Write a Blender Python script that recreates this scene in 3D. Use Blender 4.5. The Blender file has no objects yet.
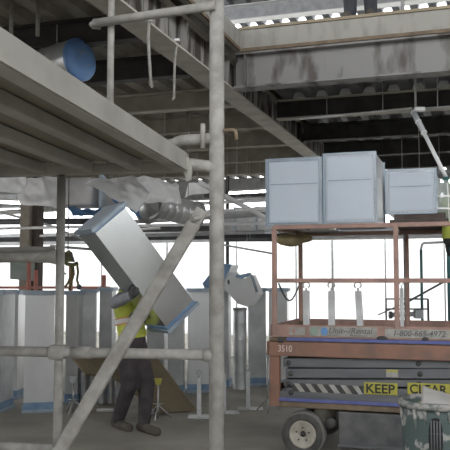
import bpy, bmesh, math, random
from mathutils import Vector, Matrix, noise
random.seed(7)
sc = bpy.context.scene
COL = sc.collection
PI = math.pi
V = Vector
# ------------------------------------------------------------------ camera
FPX = 768.0; PITCH = math.radians(4.1); EYE = 1.55
cam = bpy.data.cameras.new('camera'); camo = bpy.data.objects.new('camera', cam); COL.objects.link(camo)
cam.sensor_width = 36; cam.lens = FPX / 450 * 36; cam.clip_start = .05; cam.clip_end = 300
camo.location = (0, 0, EYE); camo.rotation_euler = (PI / 2 + PITCH, 0, 0)
sc.camera = camo
sc.view_settings.view_transform = 'Standard'; sc.view_settings.look = 'None'
sc.view_settings.gamma = 1; sc.view_settings.exposure = 0.5

def ray(px, py):
    x = (px - 225) / FPX; y = (225 - py) / FPX
    return V((x, math.cos(PITCH) - y * math.sin(PITCH), math.sin(PITCH) + y * math.cos(PITCH)))
def P(px, py, d):
    r = ray(px, py); r *= d / r.y
    return V((r.x, r.y, r.z + EYE))
def F(px, py, z=0.0):
    r = ray(px, py); t = (z - EYE) / r.z
    return V((r.x * t, r.y * t, z))
def ppm(d): return FPX / d

# ------------------------------------------------------------------ materials
def mat(name, c1, c2=None, scale=6, rough=.6, metal=0, bump=0, detail=4, stretch=(1, 1, 1), lo=.35, hi=.65, spec=.5, alpha=1):
    m = bpy.data.materials.new(name); m.use_nodes = True
    n = m.node_tree.nodes; l = m.node_tree.links
    b = n['Principled BSDF']; b.inputs['Roughness'].default_value = rough; b.inputs['Metallic'].default_value = metal
    b.inputs['Specular IOR Level'].default_value = spec
    b.inputs['Base Color'].default_value = (*c1, 1)
    if alpha < 1: b.inputs['Alpha'].default_value = alpha
    if c2 is not None or bump:
        tc = n.new('ShaderNodeTexCoord'); mp = n.new('ShaderNodeMapping'); mp.inputs['Scale'].default_value = stretch
        l.new(tc.outputs['Object'], mp.inputs['Vector'])
        nz = n.new('ShaderNodeTexNoise'); nz.inputs['Scale'].default_value = scale; nz.inputs['Detail'].default_value = detail
        l.new(mp.outputs[0], nz.inputs['Vector'])
        if c2 is not None:
            r = n.new('ShaderNodeValToRGB'); r.color_ramp.elements[0].position = lo; r.color_ramp.elements[1].position = hi
            r.color_ramp.elements[0].color = (*c1, 1); r.color_ramp.elements[1].color = (*c2, 1)
            l.new(nz.outputs['Fac'], r.inputs[0]); l.new(r.outputs[0], b.inputs['Base Color'])
        if bump:
            bp = n.new('ShaderNodeBump'); bp.inputs['Strength'].default_value = bump; bp.inputs['Distance'].default_value = .02
            l.new(nz.outputs['Fac'], bp.inputs['Height']); l.new(bp.outputs[0], b.inputs['Normal'])
    return m
def translucent(name, col, fac, alpha=1.0):
    m = bpy.data.materials.new(name); m.use_nodes = True; n = m.node_tree.nodes; l = m.node_tree.links
    b = n['Principled BSDF']; b.inputs['Base Color'].default_value = (*col, 1); b.inputs['Roughness'].default_value = .35
    t = n.new('ShaderNodeBsdfTranslucent'); t.inputs[0].default_value = (*col, 1)
    mx = n.new('ShaderNodeMixShader'); mx.inputs[0].default_value = fac
    l.new(b.outputs[0], mx.inputs[1]); l.new(t.outputs[0], mx.inputs[2])
    out = n['Material Output']
    if alpha < 1:
        tr = n.new('ShaderNodeBsdfTransparent'); m2 = n.new('ShaderNodeMixShader'); m2.inputs[0].default_value = alpha
        l.new(tr.outputs[0], m2.inputs[1]); l.new(mx.outputs[0], m2.inputs[2]); l.new(m2.outputs[0], out.inputs[0])
    else: l.new(mx.outputs[0], out.inputs[0])
    return m
M = {}
M['floor'] = mat('dusty_concrete_floor', (.25, .236, .20), (.37, .35, .30), 1.3, .8, bump=.15, detail=8)
M['slab'] = mat('concrete_slab_edge', (.33, .32, .29), (.13, .12, .10), 7, .85, bump=.3, stretch=(1, 1, .35), lo=.5, hi=.85)
M['timber'] = mat('raw_timber', (.34, .28, .19), (.22, .185, .13), 12, .8, stretch=(.3, 1, 1))
M['girder'] = mat('stained_girder_paint', (.06, .05, .042), (.30, .29, .27), 3.2, .7, stretch=(3.2, 3.2, .5), detail=10, lo=.47, hi=.58)
M['girdergrey'] = mat('grey_girder_paint', (.25, .245, .24), (.10, .088, .078), 2.6, .7, stretch=(1.6, 1, .5), detail=12, lo=.50, hi=.62)
M['flange'] = mat('pale_flange_paint', (.50, .48, .42), (.38, .36, .32), 4, .8)  # flange tone paler than the webs
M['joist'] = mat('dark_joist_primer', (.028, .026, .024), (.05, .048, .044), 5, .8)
M['joistlit'] = mat('lit_joist_paint', (.26, .24, .20), (.34, .32, .27), 4, .85)  # paler joist copy, light on the webs put into the colour
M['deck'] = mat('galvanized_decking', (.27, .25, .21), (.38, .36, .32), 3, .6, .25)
M['decklight'] = mat('lit_roof_decking', (.26, .27, .29), (.34, .35, .37), 3, .6, .25)  # lighter decking copy, storey above coloured as lit
M['deckdark'] = mat('dark_grey_decking', (.12, .122, .13), (.20, .205, .215), 3, .6, .25)  # darker decking tone for the right bay
M['scaf'] = mat('cement_splashed_scaffold_steel', (.36, .35, .325), (.235, .225, .205), 12, .75, 0, bump=.25, detail=8)
M['scafbeam'] = mat('scaffold_beam_grey_paint', (.35, .34, .31), (.27, .26, .235), 3, .75, bump=.08)
M['plank'] = mat('scaffold_plank_underside', (.26, .235, .19), (.18, .16, .13), 5, .85, stretch=(1, .2, 1))
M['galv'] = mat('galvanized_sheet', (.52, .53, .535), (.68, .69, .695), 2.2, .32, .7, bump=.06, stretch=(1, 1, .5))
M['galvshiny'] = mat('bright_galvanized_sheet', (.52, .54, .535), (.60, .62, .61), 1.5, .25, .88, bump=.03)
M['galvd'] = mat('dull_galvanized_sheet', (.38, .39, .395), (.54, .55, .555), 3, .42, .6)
M['galvflange'] = mat('duct_flange_steel', (.26, .32, .38), (.36, .42, .48), 6, .5, .5)
M['spiral'] = mat('spiral_duct_steel', (.66, .66, .66), None, rough=.36, metal=.7)
M['bluefilm'] = translucent('blue_protective_film', (.10, .25, .50), .25)
M['bluefilmc'] = translucent('sky_blue_protective_film', (.24, .42, .74), .45)
M['bluetape'] = mat('blue_edge_film', (.12, .21, .34), (.20, .30, .43), 8, .5)
M['paletape'] = mat('pale_edge_film', (.30, .38, .46), (.42, .48, .54), 8, .5)
M['palefilm'] = translucent('pale_duct_end_film', (.84, .90, .97), .5, .85)
M['whiteplastic'] = translucent('white_wrapping_plastic', (.96, .96, .96), .85)
M['insul'] = mat('insulation_wrap', (.60, .59, .59), (.50, .49, .49), 5, .6, bump=.3)
M['sheet'] = translucent('white_tarpaulin_sheeting', (.93, .93, .93), .80)
M['orange'] = mat('worn_orange_paint', (.25, .13, .09), (.17, .105, .08), 6, .55, detail=8, lo=.45, hi=.7)
M['orangerail'] = mat('faded_orange_rail_paint', (.38, .235, .19), (.27, .175, .145), 8, .6)
M['liftgrey'] = mat('lift_arm_grey_paint', (.10, .104, .112), (.14, .145, .15), 5, .6, stretch=(.4, 1, 2))
M['liftdark'] = mat('greasy_dark_steel', (.035, .034, .034), (.06, .058, .055), 8, .6)
M['chassis'] = mat('scuffed_chassis_paint', (.07, .073, .075), (.13, .13, .127), 7, .65, detail=9)
M['rust'] = mat('brown_rusty_steel', (.13, .095, .065), (.20, .15, .10), 8, .75)
M['bluestripe'] = mat('blue_stripe_paint', (.085, .10, .28), (.12, .135, .30), 10, .5)
M['sticker'] = mat('dirty_white_sticker', (.36, .35, .32), (.27, .26, .23), 14, .6)
M['yellow'] = mat('yellow_sign_vinyl', (.44, .41, .05), (.34, .31, .06), 12, .6)
M['ink'] = mat('black_sign_ink', (.02, .02, .02), rough=.6, c2=None)
M['inkgrey'] = mat('grey_sign_ink', (.10, .10, .11), None)
M['stencil'] = mat('pale_number_decal', (.62, .50, .44), None)
M['globe'] = mat('blue_logo_ink', (.12, .26, .50), None)
M['greenink'] = mat('green_logo_ink', (.25, .33, .27), None)
M['tyre'] = mat('dusty_tyre_rubber', (.045, .044, .042), (.09, .087, .08), 9, .85)
M['tyreside'] = mat('dusty_tyre_shoulder', (.16, .155, .14), None, rough=.9)
M['hub'] = mat('cream_wheel_paint', (.44, .41, .35), (.32, .29, .24), 12, .6)
M['bolt'] = mat('dark_bolt_steel', (.06, .055, .05), None, rough=.5, metal=.5)
M['standpost'] = mat('white_square_tube', (.62, .63, .63), (.52, .53, .53), 6, .5, .2)
M['zinc'] = mat('zinc_hook_steel', (.45, .45, .44), None, rough=.4, metal=.7)
M['hivis'] = mat('yellow_green_hivis', (.62, .66, .10), (.50, .56, .09), 8, .8, bump=.4)
M['hivisd'] = mat('olive_yellow_jacket', (.42, .47, .07), (.34, .38, .06), 6, .8, bump=.4)
M['reflect'] = mat('silver_reflective_tape', (.55, .52, .50), None, rough=.4)
M['orangetape'] = mat('orange_trim_tape', (.65, .22, .12), None)
M['greycloth'] = mat('grey_hooded_sweatshirt', (.30, .31, .33), (.22, .23, .245), 9, .9, bump=.3)
M['pants'] = mat('dark_work_trousers', (.035, .030, .032), (.065, .055, .058), 7, .9, bump=.4)
M['denim'] = mat('charcoal_work_trousers', (.035, .037, .045), (.055, .057, .065), 9, .9)
M['boot'] = mat('dusty_brown_boot', (.10, .085, .07), (.06, .05, .04), 9, .8)
M['glove'] = mat('dark_work_glove', (.05, .05, .055), (.13, .13, .13), 14, .85)
M['gloveblack'] = mat('black_work_glove', (.015, .015, .016), None, rough=.8)
M['skin'] = mat('skin', (.55, .34, .25), None, rough=.5)
M['hat'] = mat('white_hard_hat', (.7, .7, .68), None, rough=.35)
M['ply'] = mat('weathered_plywood', (.15, .12, .072), (.20, .16, .10), 3, .8, stretch=(.5, 1.6, 1), detail=8)
M['drum'] = mat('splashed_green_barrel', (.065, .095, .09), (.30, .30, .285), 9, .7, detail=9, lo=.56, hi=.60)
M['drumtop'] = mat('splashed_barrel_rim', (.12, .14, .13), (.33, .32, .30), 12, .7, lo=.45, hi=.55)
M['paper'] = mat('white_packing_paper', (.47, .455, .43), (.36, .35, .33), 4, .8, bump=.2)
M['column'] = mat('beige_sprayed_column', (.33, .30, .25), (.26, .23, .19), 7, .9, bump=.3)
M['brown'] = mat('dark_brown_primer', (.06, .045, .04), (.09, .07, .06), 6, .8)
M['teal'] = mat('teal_painted_tube', (.05, .17, .17), (.08, .12, .13), 5, .6)
M['greenboard'] = mat('faded_green_board', (.24, .30, .27), (.32, .36, .34), 6, .7)
M['red'] = mat('faded_red_post_paint', (.48, .18, .14), (.36, .16, .13), 8, .6)
M['pipegrey'] = mat('grey_pipe', (.48, .49, .50), (.36, .37, .38), 6, .6, .2)
M['pipelight'] = mat('pale_pipe', (.80, .80, .80), None, rough=.5)
M['pipedark'] = mat('dark_pipe', (.06, .065, .07), (.10, .10, .11), 5, .6)
M['strap'] = mat('olive_webbing', (.17, .18, .07), (.09, .08, .05), 10, .9)
M['tan'] = mat('tan_bag_canvas', (.38, .31, .16), (.28, .24, .14), 8, .9, bump=.3)
M['clear'] = translucent('clear_plastic_tub', (.62, .68, .66), .5, .6)
M['snow'] = mat('pale_yard_gravel', (.75, .75, .75), (.68, .68, .68), 2, .9)

# ------------------------------------------------------------------ mesh builder
class MB:
    def __init__(s): s.bm = bmesh.new()
    def box(s, c, size, rot=None, bev=0):
        c = V(c); hx, hy, hz = [q / 2 for q in size]
        vs = []
        for dx in (-hx, hx):
            for dy in (-hy, hy):
                for dz in (-hz, hz):
                    v = V((dx, dy, dz))
                    if rot is not None: v = rot @ v
                    vs.append(s.bm.verts.new(c + v))
        fs = [s.bm.faces.new([vs[i] for i in q]) for q in ((0, 1, 3, 2), (4, 6, 7, 5), (0, 4, 5, 1), (2, 3, 7, 6), (0, 2, 6, 4), (1, 5, 7, 3))]
        if bev:
            es = list({e for f in fs for e in f.edges})
            bmesh.ops.bevel(s.bm, geom=es, offset=bev, segments=2, profile=.5, affect='EDGES')
        return s
    def hexa(s, p):      # 8 points: bottom 4 ring, top 4 ring
        vs = [s.bm.verts.new(V(q)) for q in p]
        for q in ((3, 2, 1, 0), (4, 5, 6, 7), (0, 1, 5, 4), (1, 2, 6, 5), (2, 3, 7, 6), (3, 0, 4, 7)):
            s.bm.faces.new([vs[i] for i in q])
        return s
    def bar(s, p1, p2, w, h, up=(0, 0, 1), bev=0):   # rectangular bar from p1 to p2
        p1, p2 = V(p1), V(p2); d = (p2 - p1); L = d.length; d.normalize()
        up = V(up); x = d.cross(up)
        if x.length < 1e-4: x = d.cross(V((1, 0, 0)))
        x.normalize(); z = x.cross(d)
        R = Matrix((x, d, z)).transposed()
        return s.box((p1 + p2) / 2, (w, L, h), R, bev)
    def tube(s, p1, p2, r, seg=14, r2=None, cap=True):
        return s.path([p1, p2], [r, r if r2 is None else r2], seg, cap)
    def path(s, pts, rad, seg=12, cap=True):
        pts = [V(p) for p in pts]
        if not isinstance(rad, (list, tuple)): rad = [rad] * len(pts)
        rings = []; prev = None
        for i, p in enumerate(pts):
            d = (pts[min(i + 1, len(pts) - 1)] - pts[max(i - 1, 0)]).normalized()
            if prev is None:
                x = d.cross(V((0, 0, 1)))
                if x.length < .01: x = d.cross(V((1, 0, 0)))
            else:
                x = prev - d * prev.dot(d)
            x.normalize(); prev = x; y = d.cross(x)
            rings.append([s.bm.verts.new(p + (x * math.cos(t) + y * math.sin(t)) * rad[i]) for t in [2 * PI * k / seg for k in range(seg)]])
        for a, b in zip(rings, rings[1:]):
            for k in range(seg):
                f = s.bm.faces.new((a[k], a[(k + 1) % seg], b[(k + 1) % seg], b[k])); f.smooth = True
        if cap:
            s.bm.faces.new(rings[0][::-1]); s.bm.faces.new(rings[-1])
        return s
    def lathe(s, prof, c=(0, 0, 0), axis=(0, 0, 1), seg=28, closed=False):   # prof (r, h)
        c = V(c); a = V(axis).normalized(); x = a.cross(V((0, 0, 1)))
        if x.length < .01: x = V((1, 0, 0))
        x.normalize(); y = a.cross(x); rings = []
        for r, h in prof:
            if r < 1e-5: rings.append([s.bm.verts.new(c + a * h)])
            else: rings.append([s.bm.verts.new(c + a * h + (x * math.cos(t) + y * math.sin(t)) * r) for t in [2 * PI * k / seg for k in range(seg)]])
        pr = list(zip(rings, rings[1:]))
        if closed: pr.append((rings[-1], rings[0]))
        for A, B in pr:
            if len(A) == 1 and len(B) == 1: continue
            for k in range(seg):
                k2 = (k + 1) % seg
                if len(A) == 1: f = s.bm.faces.new((A[0], B[k2], B[k]))
                elif len(B) == 1: f = s.bm.faces.new((A[k], A[k2], B[0]))
                else: f = s.bm.faces.new((A[k], A[k2], B[k2], B[k]))
                f.smooth = True
        return s
    def prism(s, pts, off):
        off = V(off); a = [s.bm.verts.new(V(p)) for p in pts]; b = [s.bm.verts.new(V(p) + off) for p in pts]
        n = len(pts); s.bm.faces.new(a[::-1]); s.bm.faces.new(b)
        for k in range(n): s.bm.faces.new((a[k], a[(k + 1) % n], b[(k + 1) % n], b[k]))
        return s
    def sheet(s, c4, n=16, m=12, amp=.05, fs=3.0, th=.004, seed=0, edge=False, smooth=True):   # crumpled thin sheet over 4 corners
        c4 = [V(p) for p in c4]
        nrm = ((c4[1] - c4[0]).cross(c4[3] - c4[0])).normalized(); G = []
        for lay in (0, 1):
            g = []
            for j in range(m + 1):
                row = []
                for i in range(n + 1):
                    u, v = i / n, j / m
                    p = (c4[0] * (1 - u) + c4[1] * u) * (1 - v) + (c4[3] * (1 - u) + c4[2] * u) * v
                    q = noise.noise(p * fs + V((seed * 3.1, 0, seed))) + .5 * noise.noise(p * fs * 2.7 + V((0, seed, 5)))
                    p = p + nrm * (q * amp + (th if lay else 0))
                    if edge: p = p + V((0, 0, noise.noise(p * 4 + V((seed, 9, 2))) * amp * 1.2 * (abs(u - .5) * 2)))
                    row.append(s.bm.verts.new(p))
                g.append(row)
            G.append(g)
        for j in range(m):
            for i in range(n):
                for lay, g in enumerate(G):
                    q = (g[j][i], g[j][i + 1], g[j + 1][i + 1], g[j + 1][i])
                    f = s.bm.faces.new(q if lay else q[::-1]); f.smooth = smooth
        a, b = G
        for i in range(n):
            for j in (0, m): s.bm.faces.new((a[j][i], a[j][i + 1], b[j][i + 1], b[j][i]))
        for j in range(m):
            for i in (0, n): s.bm.faces.new((a[j][i], a[j + 1][i], b[j + 1][i], b[j][i]))
        return s
    def ell(s, c, r, rot=None, seg=14):
        c = V(c); mt = Matrix.Translation(c)
        if rot is not None: mt = mt @ rot.to_4x4()
        mt = mt @ Matrix.Diagonal((r[0], r[1], r[2], 1))
        g = bmesh.ops.create_uvsphere(s.bm, u_segments=seg, v_segments=max(6, seg * 2 // 3), radius=1, matrix=mt)
        for v in g['verts']:
            for f in v.link_faces: f.smooth = True
        return s
    def cone(s, p1, r1, p2, r2):    # tapered capsule
        p1, p2 = V(p1), V(p2)
        if (p2 - p1).length > 1e-4: s.path([p1, p2], [r1, r2], 12)
        s.ell(p1, (r1,) * 3, seg=12); s.ell(p2, (r2,) * 3, seg=12); return s
    def moved(s, off):
        bmesh.ops.translate(s.bm, verts=s.bm.verts, vec=V(off)); return s
    def build(s, name, m, parent=None, loc=None, rotz=0, remesh=0, smooth=0, world=False):
        """world=True: vertices are in world space, re-based to the root's origin"""
        if world:
            base = V(loc) if loc is not None else (root_of(parent).location if parent else V((0, 0, 0)))
            s.moved(-base)
        bmesh.ops.recalc_face_normals(s.bm, faces=s.bm.faces)
        me = bpy.data.meshes.new(name); s.bm.to_mesh(me); s.bm.free()
        o = bpy.data.objects.new(name, me); COL.objects.link(o)
        if remesh:
            md = o.modifiers.new('r', 'REMESH'); md.mode = 'VOXEL'; md.voxel_size = remesh; md.use_smooth_shade = True
            if smooth:
                ms = o.modifiers.new('s', 'SMOOTH'); ms.iterations = smooth; ms.factor = .5
            bpy.context.view_layer.update()
            me2 = bpy.data.meshes.new_from_object(o.evaluated_get(bpy.context.evaluated_depsgraph_get()))
            o.modifiers.clear(); o.data = me2; me = me2
            for p in me.polygons: p.use_smooth = True
        me.materials.clear(); me.materials.append(M[m] if isinstance(m, str) else m)
        if parent is not None: o.parent = parent
        elif loc is not None: o.location = loc
        if parent is None: o.rotation_euler.z = rotz
        return o
def root_of(o):
    while o.parent: o = o.parent
    return o
def tag(o, label, cat, group=None, kind=None):
    o['label'] = label; o['category'] = cat
    if group: o['group'] = group
    if kind: o['kind'] = kind
    return o
def thing(name, label, cat, loc=(0, 0, 0), rotz=0, group=None):
    o = bpy.data.objects.new(name, None); COL.objects.link(o); o.empty_display_size = .1
    o.location = loc; o.rotation_euler = (0, 0, rotz); return tag(o, label, cat, group)
def struct(o, label=None):
    o['kind'] = 'structure'
    if label: o['label'] = label
    return o
def kids(o): return [c for c in bpy.data.objects if c.parent == o]
def copy_tree(o, parent=None):
    c = o.copy(); COL.objects.link(c)
    if parent is not None: c.parent = parent
    for ch in kids(o): copy_tree(ch, c)
    return c
def text(name, body, m, parent, x0, x1, z0, z1, y, bold=0.0, shear=0, label=None, n=(0, -1, 0)):
    cu = bpy.data.curves.new(name, 'FONT'); cu.body = body; cu.size = 1; cu.extrude = .002; cu.offset = bold; cu.shear = shear
    o = bpy.data.objects.new(name, cu); COL.objects.link(o); bpy.context.view_layer.update()
    me = bpy.data.meshes.new_from_object(o.evaluated_get(bpy.context.evaluated_depsgraph_get()))
    bpy.data.objects.remove(o); bpy.data.curves.remove(cu)
    xs = [v.co.x for v in me.vertices]; ys = [v.co.y for v in me.vertices]
    sx = (x1 - x0) / (max(xs) - min(xs)); sz = (z1 - z0) / (max(ys) - min(ys)); mx, my = min(xs), min(ys)
    for v in me.vertices:
        X = x0 + (v.co.x - mx) * sx; Z = z0 + (v.co.y - my) * sz
        v.co = V((X, y + v.co.z, Z))
    me.materials.clear(); me.materials.append(M[m])
    o = bpy.data.objects.new(name, me); COL.objects.link(o); o.parent = parent
    if label: o['label'] = label
    return o

# ------------------------------------------------------------------ building frame
YB = math.radians(-18)
J = V((.158, 8.07, 0))
u = V((math.sin(-YB), math.cos(YB), 0)); v_ = V((math.cos(YB), math.sin(YB), 0))
def BW(a, b, z): return J + v_ * a + u * b + V((0, 0, z))
def toB(p): q = V(p) - J; return q.dot(v_), q.dot(u)

# floor
b = MB(); b.box((0, 0, -.1), (60, 40, .2))
fl = struct(b.build('floor', 'floor', loc=(0, 12, 0)), 'grey dusty concrete floor slab')
b = MB(); b.box((0, 0, -.15), (160, 160, .2))
g = b.build('trim_yard', 'snow', loc=(0, 30, -.06)); struct(g, 'pale ground outside the building')

# suspended slab: left bay and right bay, opening between them in front
b = MB(); b.box((-8.0, -2.5, 4.10), (16.0, 23.8, .24))
struct(b.build('trim_slab_left', 'slab', loc=J, rotz=YB), 'concrete floor slab overhead to the left of the opening')
b = MB(); b.box((6.0, 4.7, 4.10), (11.99, 9.4, .24))
struct(b.build('trim_slab_right', 'slab', loc=J, rotz=YB), 'concrete floor slab overhead behind the opening')
# timber edge strip on top of slab edge
b = MB(); b.box((5, .03, 4.235), (10, .10, .03)); b.box((0, .0, 0), (.001, .001, .001))
b.build('edge_board', 'timber', loc=J, rotz=YB)
tag(bpy.data.objects['edge_board'], 'raw timber strip along the top of the concrete slab edge', 'board')
b = MB(); b.box((5, -.002, 4.0), (10, .03, .035)); b.build('edge_shadow_strip', 'rust', loc=J, rotz=YB)  # brown strip standing in for the dark rim and shadow gap
tag(bpy.data.objects['edge_shadow_strip'], 'brown strip for dark rim and shadow gap along the underside of the concrete slab edge over the lift', 'edge strip')
b = MB(); b.box((.008, -7, 4.0), (.03, 13.9, .035)); o = b.build('edge_shadow_strip', 'rust', loc=J, rotz=YB)
tag(o, 'brown strip for dark rim and shadow gap along the underside of the slab edge beside the thick scaffold pole', 'edge strip')
# fluted deck: trapezoid profile across a, extruded along b
def fluted(name, a0, a1, b0, b1, z, m, pitch=.30, dep=.075, label=''):
    mb = MB(); pts = []; a = a0
    while a < a1 - 1e-6:
        for f, h in ((0, 0), (.42, 0), (.52, 1), (.90, 1)):
            pts.append((min(a + f * pitch, a1), h * dep))
        a += pitch
    pts.append((a1, 0))
    A = [[mb.bm.verts.new((x, bb, z + h)) for x, h in pts] for bb in (b0, b1)]
    for k in range(len(pts) - 1): mb.bm.faces.new((A[0][k], A[0][k + 1], A[1][k + 1], A[1][k]))
    o = mb.build(name, m, loc=J, rotz=YB); return struct(o, label)
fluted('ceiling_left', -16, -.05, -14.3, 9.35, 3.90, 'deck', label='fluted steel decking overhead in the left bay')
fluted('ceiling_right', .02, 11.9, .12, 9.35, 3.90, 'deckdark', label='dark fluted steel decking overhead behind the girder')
fluted('ceiling_upper', -12, 14, -9, 10.77, 8.0, 'decklight', pitch=.42, dep=.12, label='fluted decking of the storey above seen through the opening')
b = MB(); b.box((1, .885, 8.25), (26, 19.77, .24)); struct(b.build('trim_slab_upper', 'slab', loc=J, rotz=YB), 'slab of the storey above')
def ibeam(name, p1, p2, zb, h, w, m, flm=None, tf=.018, label=None, cat='beam', group=None, stiff=(), extra=None):
    """p1,p2 in building (a,b) coordinates"""
    p1 = V((*p1, 0)); p2 = V((*p2, 0)); c = (p1 + p2) / 2
    ro = thing(name, label, cat, BW(c.x, c.y, zb), YB, group)
    q1, q2 = p1 - c, p2 - c
    mb = MB(); mb.bar(q1 + V((0, 0, h / 2)), q2 + V((0, 0, h / 2)), .014, h - 2 * tf); 
    for s_ in stiff:
        d = (q2 - q1).normalized(); x = d.cross(V((0, 0, 1)))
        mb.bar(q1 + d * s_ - x * w * .46 + V((0, 0, h / 2)), q1 + d * s_ + x * w * .46 + V((0, 0, h / 2)), .012, h - 2 * tf)
    mb.build('web', m, ro)
    mb = MB(); mb.bar(q1 + V((0, 0, tf / 2)), q2 + V((0, 0, tf / 2)), w, tf); mb.build('bottom_flange', flm or m, ro)
    mb = MB(); mb.bar(q1 + V((0, 0, h - tf / 2)), q2 + V((0, 0, h - tf / 2)), w, tf); mb.build('top_flange', flm or m, ro)
    return ro
ibeam('steel_girder', (-.21, -14.3), (-.21, 9.09), 3.60, .30 + .08, .24, 'girder', 'flange', label='stained steel girder running back beside the opening, pale bottom flange', stiff=(12.0, 13.0, 13.8, 14.25, 16, 18))
ibeam('steel_girder', (-.07, .10), (10.0, .10), 3.60, .378, .20, 'girdergrey', 'girdergrey', label='grey stained steel girder under the slab edge, behind the lift', stiff=(.12, 3.4))
lj = 'dark steel joist crossing under the decking left of the stained girder'
for bb in (-12.0, -10.5, -9.0, -7.5, -6.0, -4.5, -3.05, -1.65, -.4, 1.1, 2.5, 3.9, 5.4, 6.9): ibeam('steel_joist', (-15, bb), (-.34, bb), 3.66, .235, .13, 'joistlit' if bb > .5 else 'joist', 'flange' if bb == 1.1 else ('joistlit' if bb > .5 else 'joist'), label=lj if bb < .5 else 'steel joist painted pale as if lit, crossing under the decking left of the stained girder', group='joists of the left bay' + (', pale' if bb > .5 else ', dark'))
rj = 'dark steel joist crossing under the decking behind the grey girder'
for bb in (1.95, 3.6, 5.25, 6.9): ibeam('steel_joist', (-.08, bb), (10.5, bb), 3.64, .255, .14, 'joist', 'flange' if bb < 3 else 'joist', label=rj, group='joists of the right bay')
ibeam('edge_beam', (-15, 9.2), (10.5, 9.2), 3.42, .47, .2, 'pipegrey', 'pipegrey', label='deep grey beam along the far edge of the decking')
ibeam('edge_beam', (-8, 10.85), (13, 10.85), 7.2, .795, .26, 'pipegrey', 'pipegrey', label='deep grey beam at the far edge of the roof decking seen through the opening')
ibeam('edge_beam', (-8, 9.2), (13, 9.2), 7.62, .37, .26, 'pipegrey', 'pipelight', label='pale edged beam under the roof decking seen through the opening')
# pale pieces standing in for light spots in the flutes behind the girder
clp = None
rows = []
rows += [(.02 + .30 * .71 + .30 * k, 1.84, 3.897, .62, 'small pale piece for a light spot in the decking right behind the grey girder', 'pale light-spot pieces behind the grey girder') for k in range(16)]
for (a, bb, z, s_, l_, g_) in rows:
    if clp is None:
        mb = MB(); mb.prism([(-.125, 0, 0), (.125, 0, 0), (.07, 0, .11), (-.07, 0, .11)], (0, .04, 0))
        clp = mb.build('flute_light_spot', 'standpost', loc=BW(a, bb, z), rotz=YB); c = clp
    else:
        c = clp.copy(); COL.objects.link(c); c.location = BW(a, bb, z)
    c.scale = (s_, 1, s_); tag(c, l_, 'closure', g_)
for (a, bb) in ((-4.2, 9.2), (5.2, 9.2)):
    pass
# support columns
def column(name, a, bb, w, label, m1='column', m2='brown', h=3.42):
    ro = thing(name, label, 'column', BW(a, bb, 0), YB)
    mb = MB(); mb.box((-w * .17, 0, h / 2), (w * .62, w, h), bev=.01); mb.build('shaft', m1, ro)
    mb = MB(); mb.box((w * .32, w * .1, h / 2), (w * .34, w * .7, h), bev=.005); mb.build('steel_side', m2, ro)
    mb = MB(); mb.box((0, 0, .012), (w * 1.4, w * 1.4, .024)); mb.build('base_plate', 'rust', ro)
    return ro
q = toB(P(31, 280, 13)); column('column', q[0], q[1], .30, 'beige fireproofed column with dark side, at the far left')
q = toB(P(227.5, 280, 15.5)); 
ro = thing('steel_post', 'thin dark steel post rising behind the thick scaffold pole', 'post', BW(q[0], q[1], 0), YB)
MB().tube((0, 0, 0), (0, 0, 3.66), .035).build('shaft', 'pipedark', ro)
MB().box((0, 0, .01), (.2, .2, .02)).build('base_plate', 'pipedark', ro)
# back sheeting: panels with lap lines, slightly billowed
M['block'] = mat('added_wall_grey', (.36, .355, .34), (.28, .275, .265), 3, .9)  # unseen partitions added for the metal to reflect and to dim the light
b = MB(); b.box((0, 0, 1.9), (.2, 30, 3.8)); struct(b.build('wall_right_added', 'block', loc=BW(12.3, -2, 0), rotz=YB), 'unseen grey partition added right of the hall for reflections')
b = MB(); b.box((0, 0, 1.9), (28, .2, 3.8)); struct(b.build('wall_front_added', 'block', loc=BW(-1.8, -17, 0), rotz=YB), 'unseen grey partition added behind the photographer for reflections')
def wallsheet(name, a0, a1, b0, b1, z0, z1, seed, label):
    n = int(math.hypot(a1 - a0, b1 - b0) / .5)
    mb = MB(); mb.sheet([(a0, b0, z0), (a1, b1, z0), (a1, b1, z1), (a0, b0, z1)], n, 10, .05, 1.1, .004, seed)
    return struct(mb.build(name, 'sheet', loc=J, rotz=YB), label)
wallsheet('wall_back', -24, 14, 13, 13, 0, 2.95, 1, 'bright white tarpaulin sheeting closing the back of the hall')
k = 0
for a in [-12.6, -10.4, -8.2, -6.1, -4.0, -2.3, -1.3, .1, 1.6, 2.3, 3.8, 5.2]:
    mb = MB(); mb.tube((0, 0, 0), (0, 0, 3.0), .022 if k % 3 else .035)
    o = mb.build('sheeting_post', 'pipegrey', loc=BW(a, 12.85, 0)); tag(o, 'thin grey upright tube standing in front of the white sheeting', 'post', 'uprights along the white sheeting'); k += 1
mb = MB(); mb.box((0, 0, 0), (34, .3, .34), bev=.02); o = mb.build('header_beam', 'pipegrey', loc=BW(-4, 12.5, 2.78), rotz=YB)
tag(o, 'long grey header running along the top of the white sheeting', 'beam')

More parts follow.
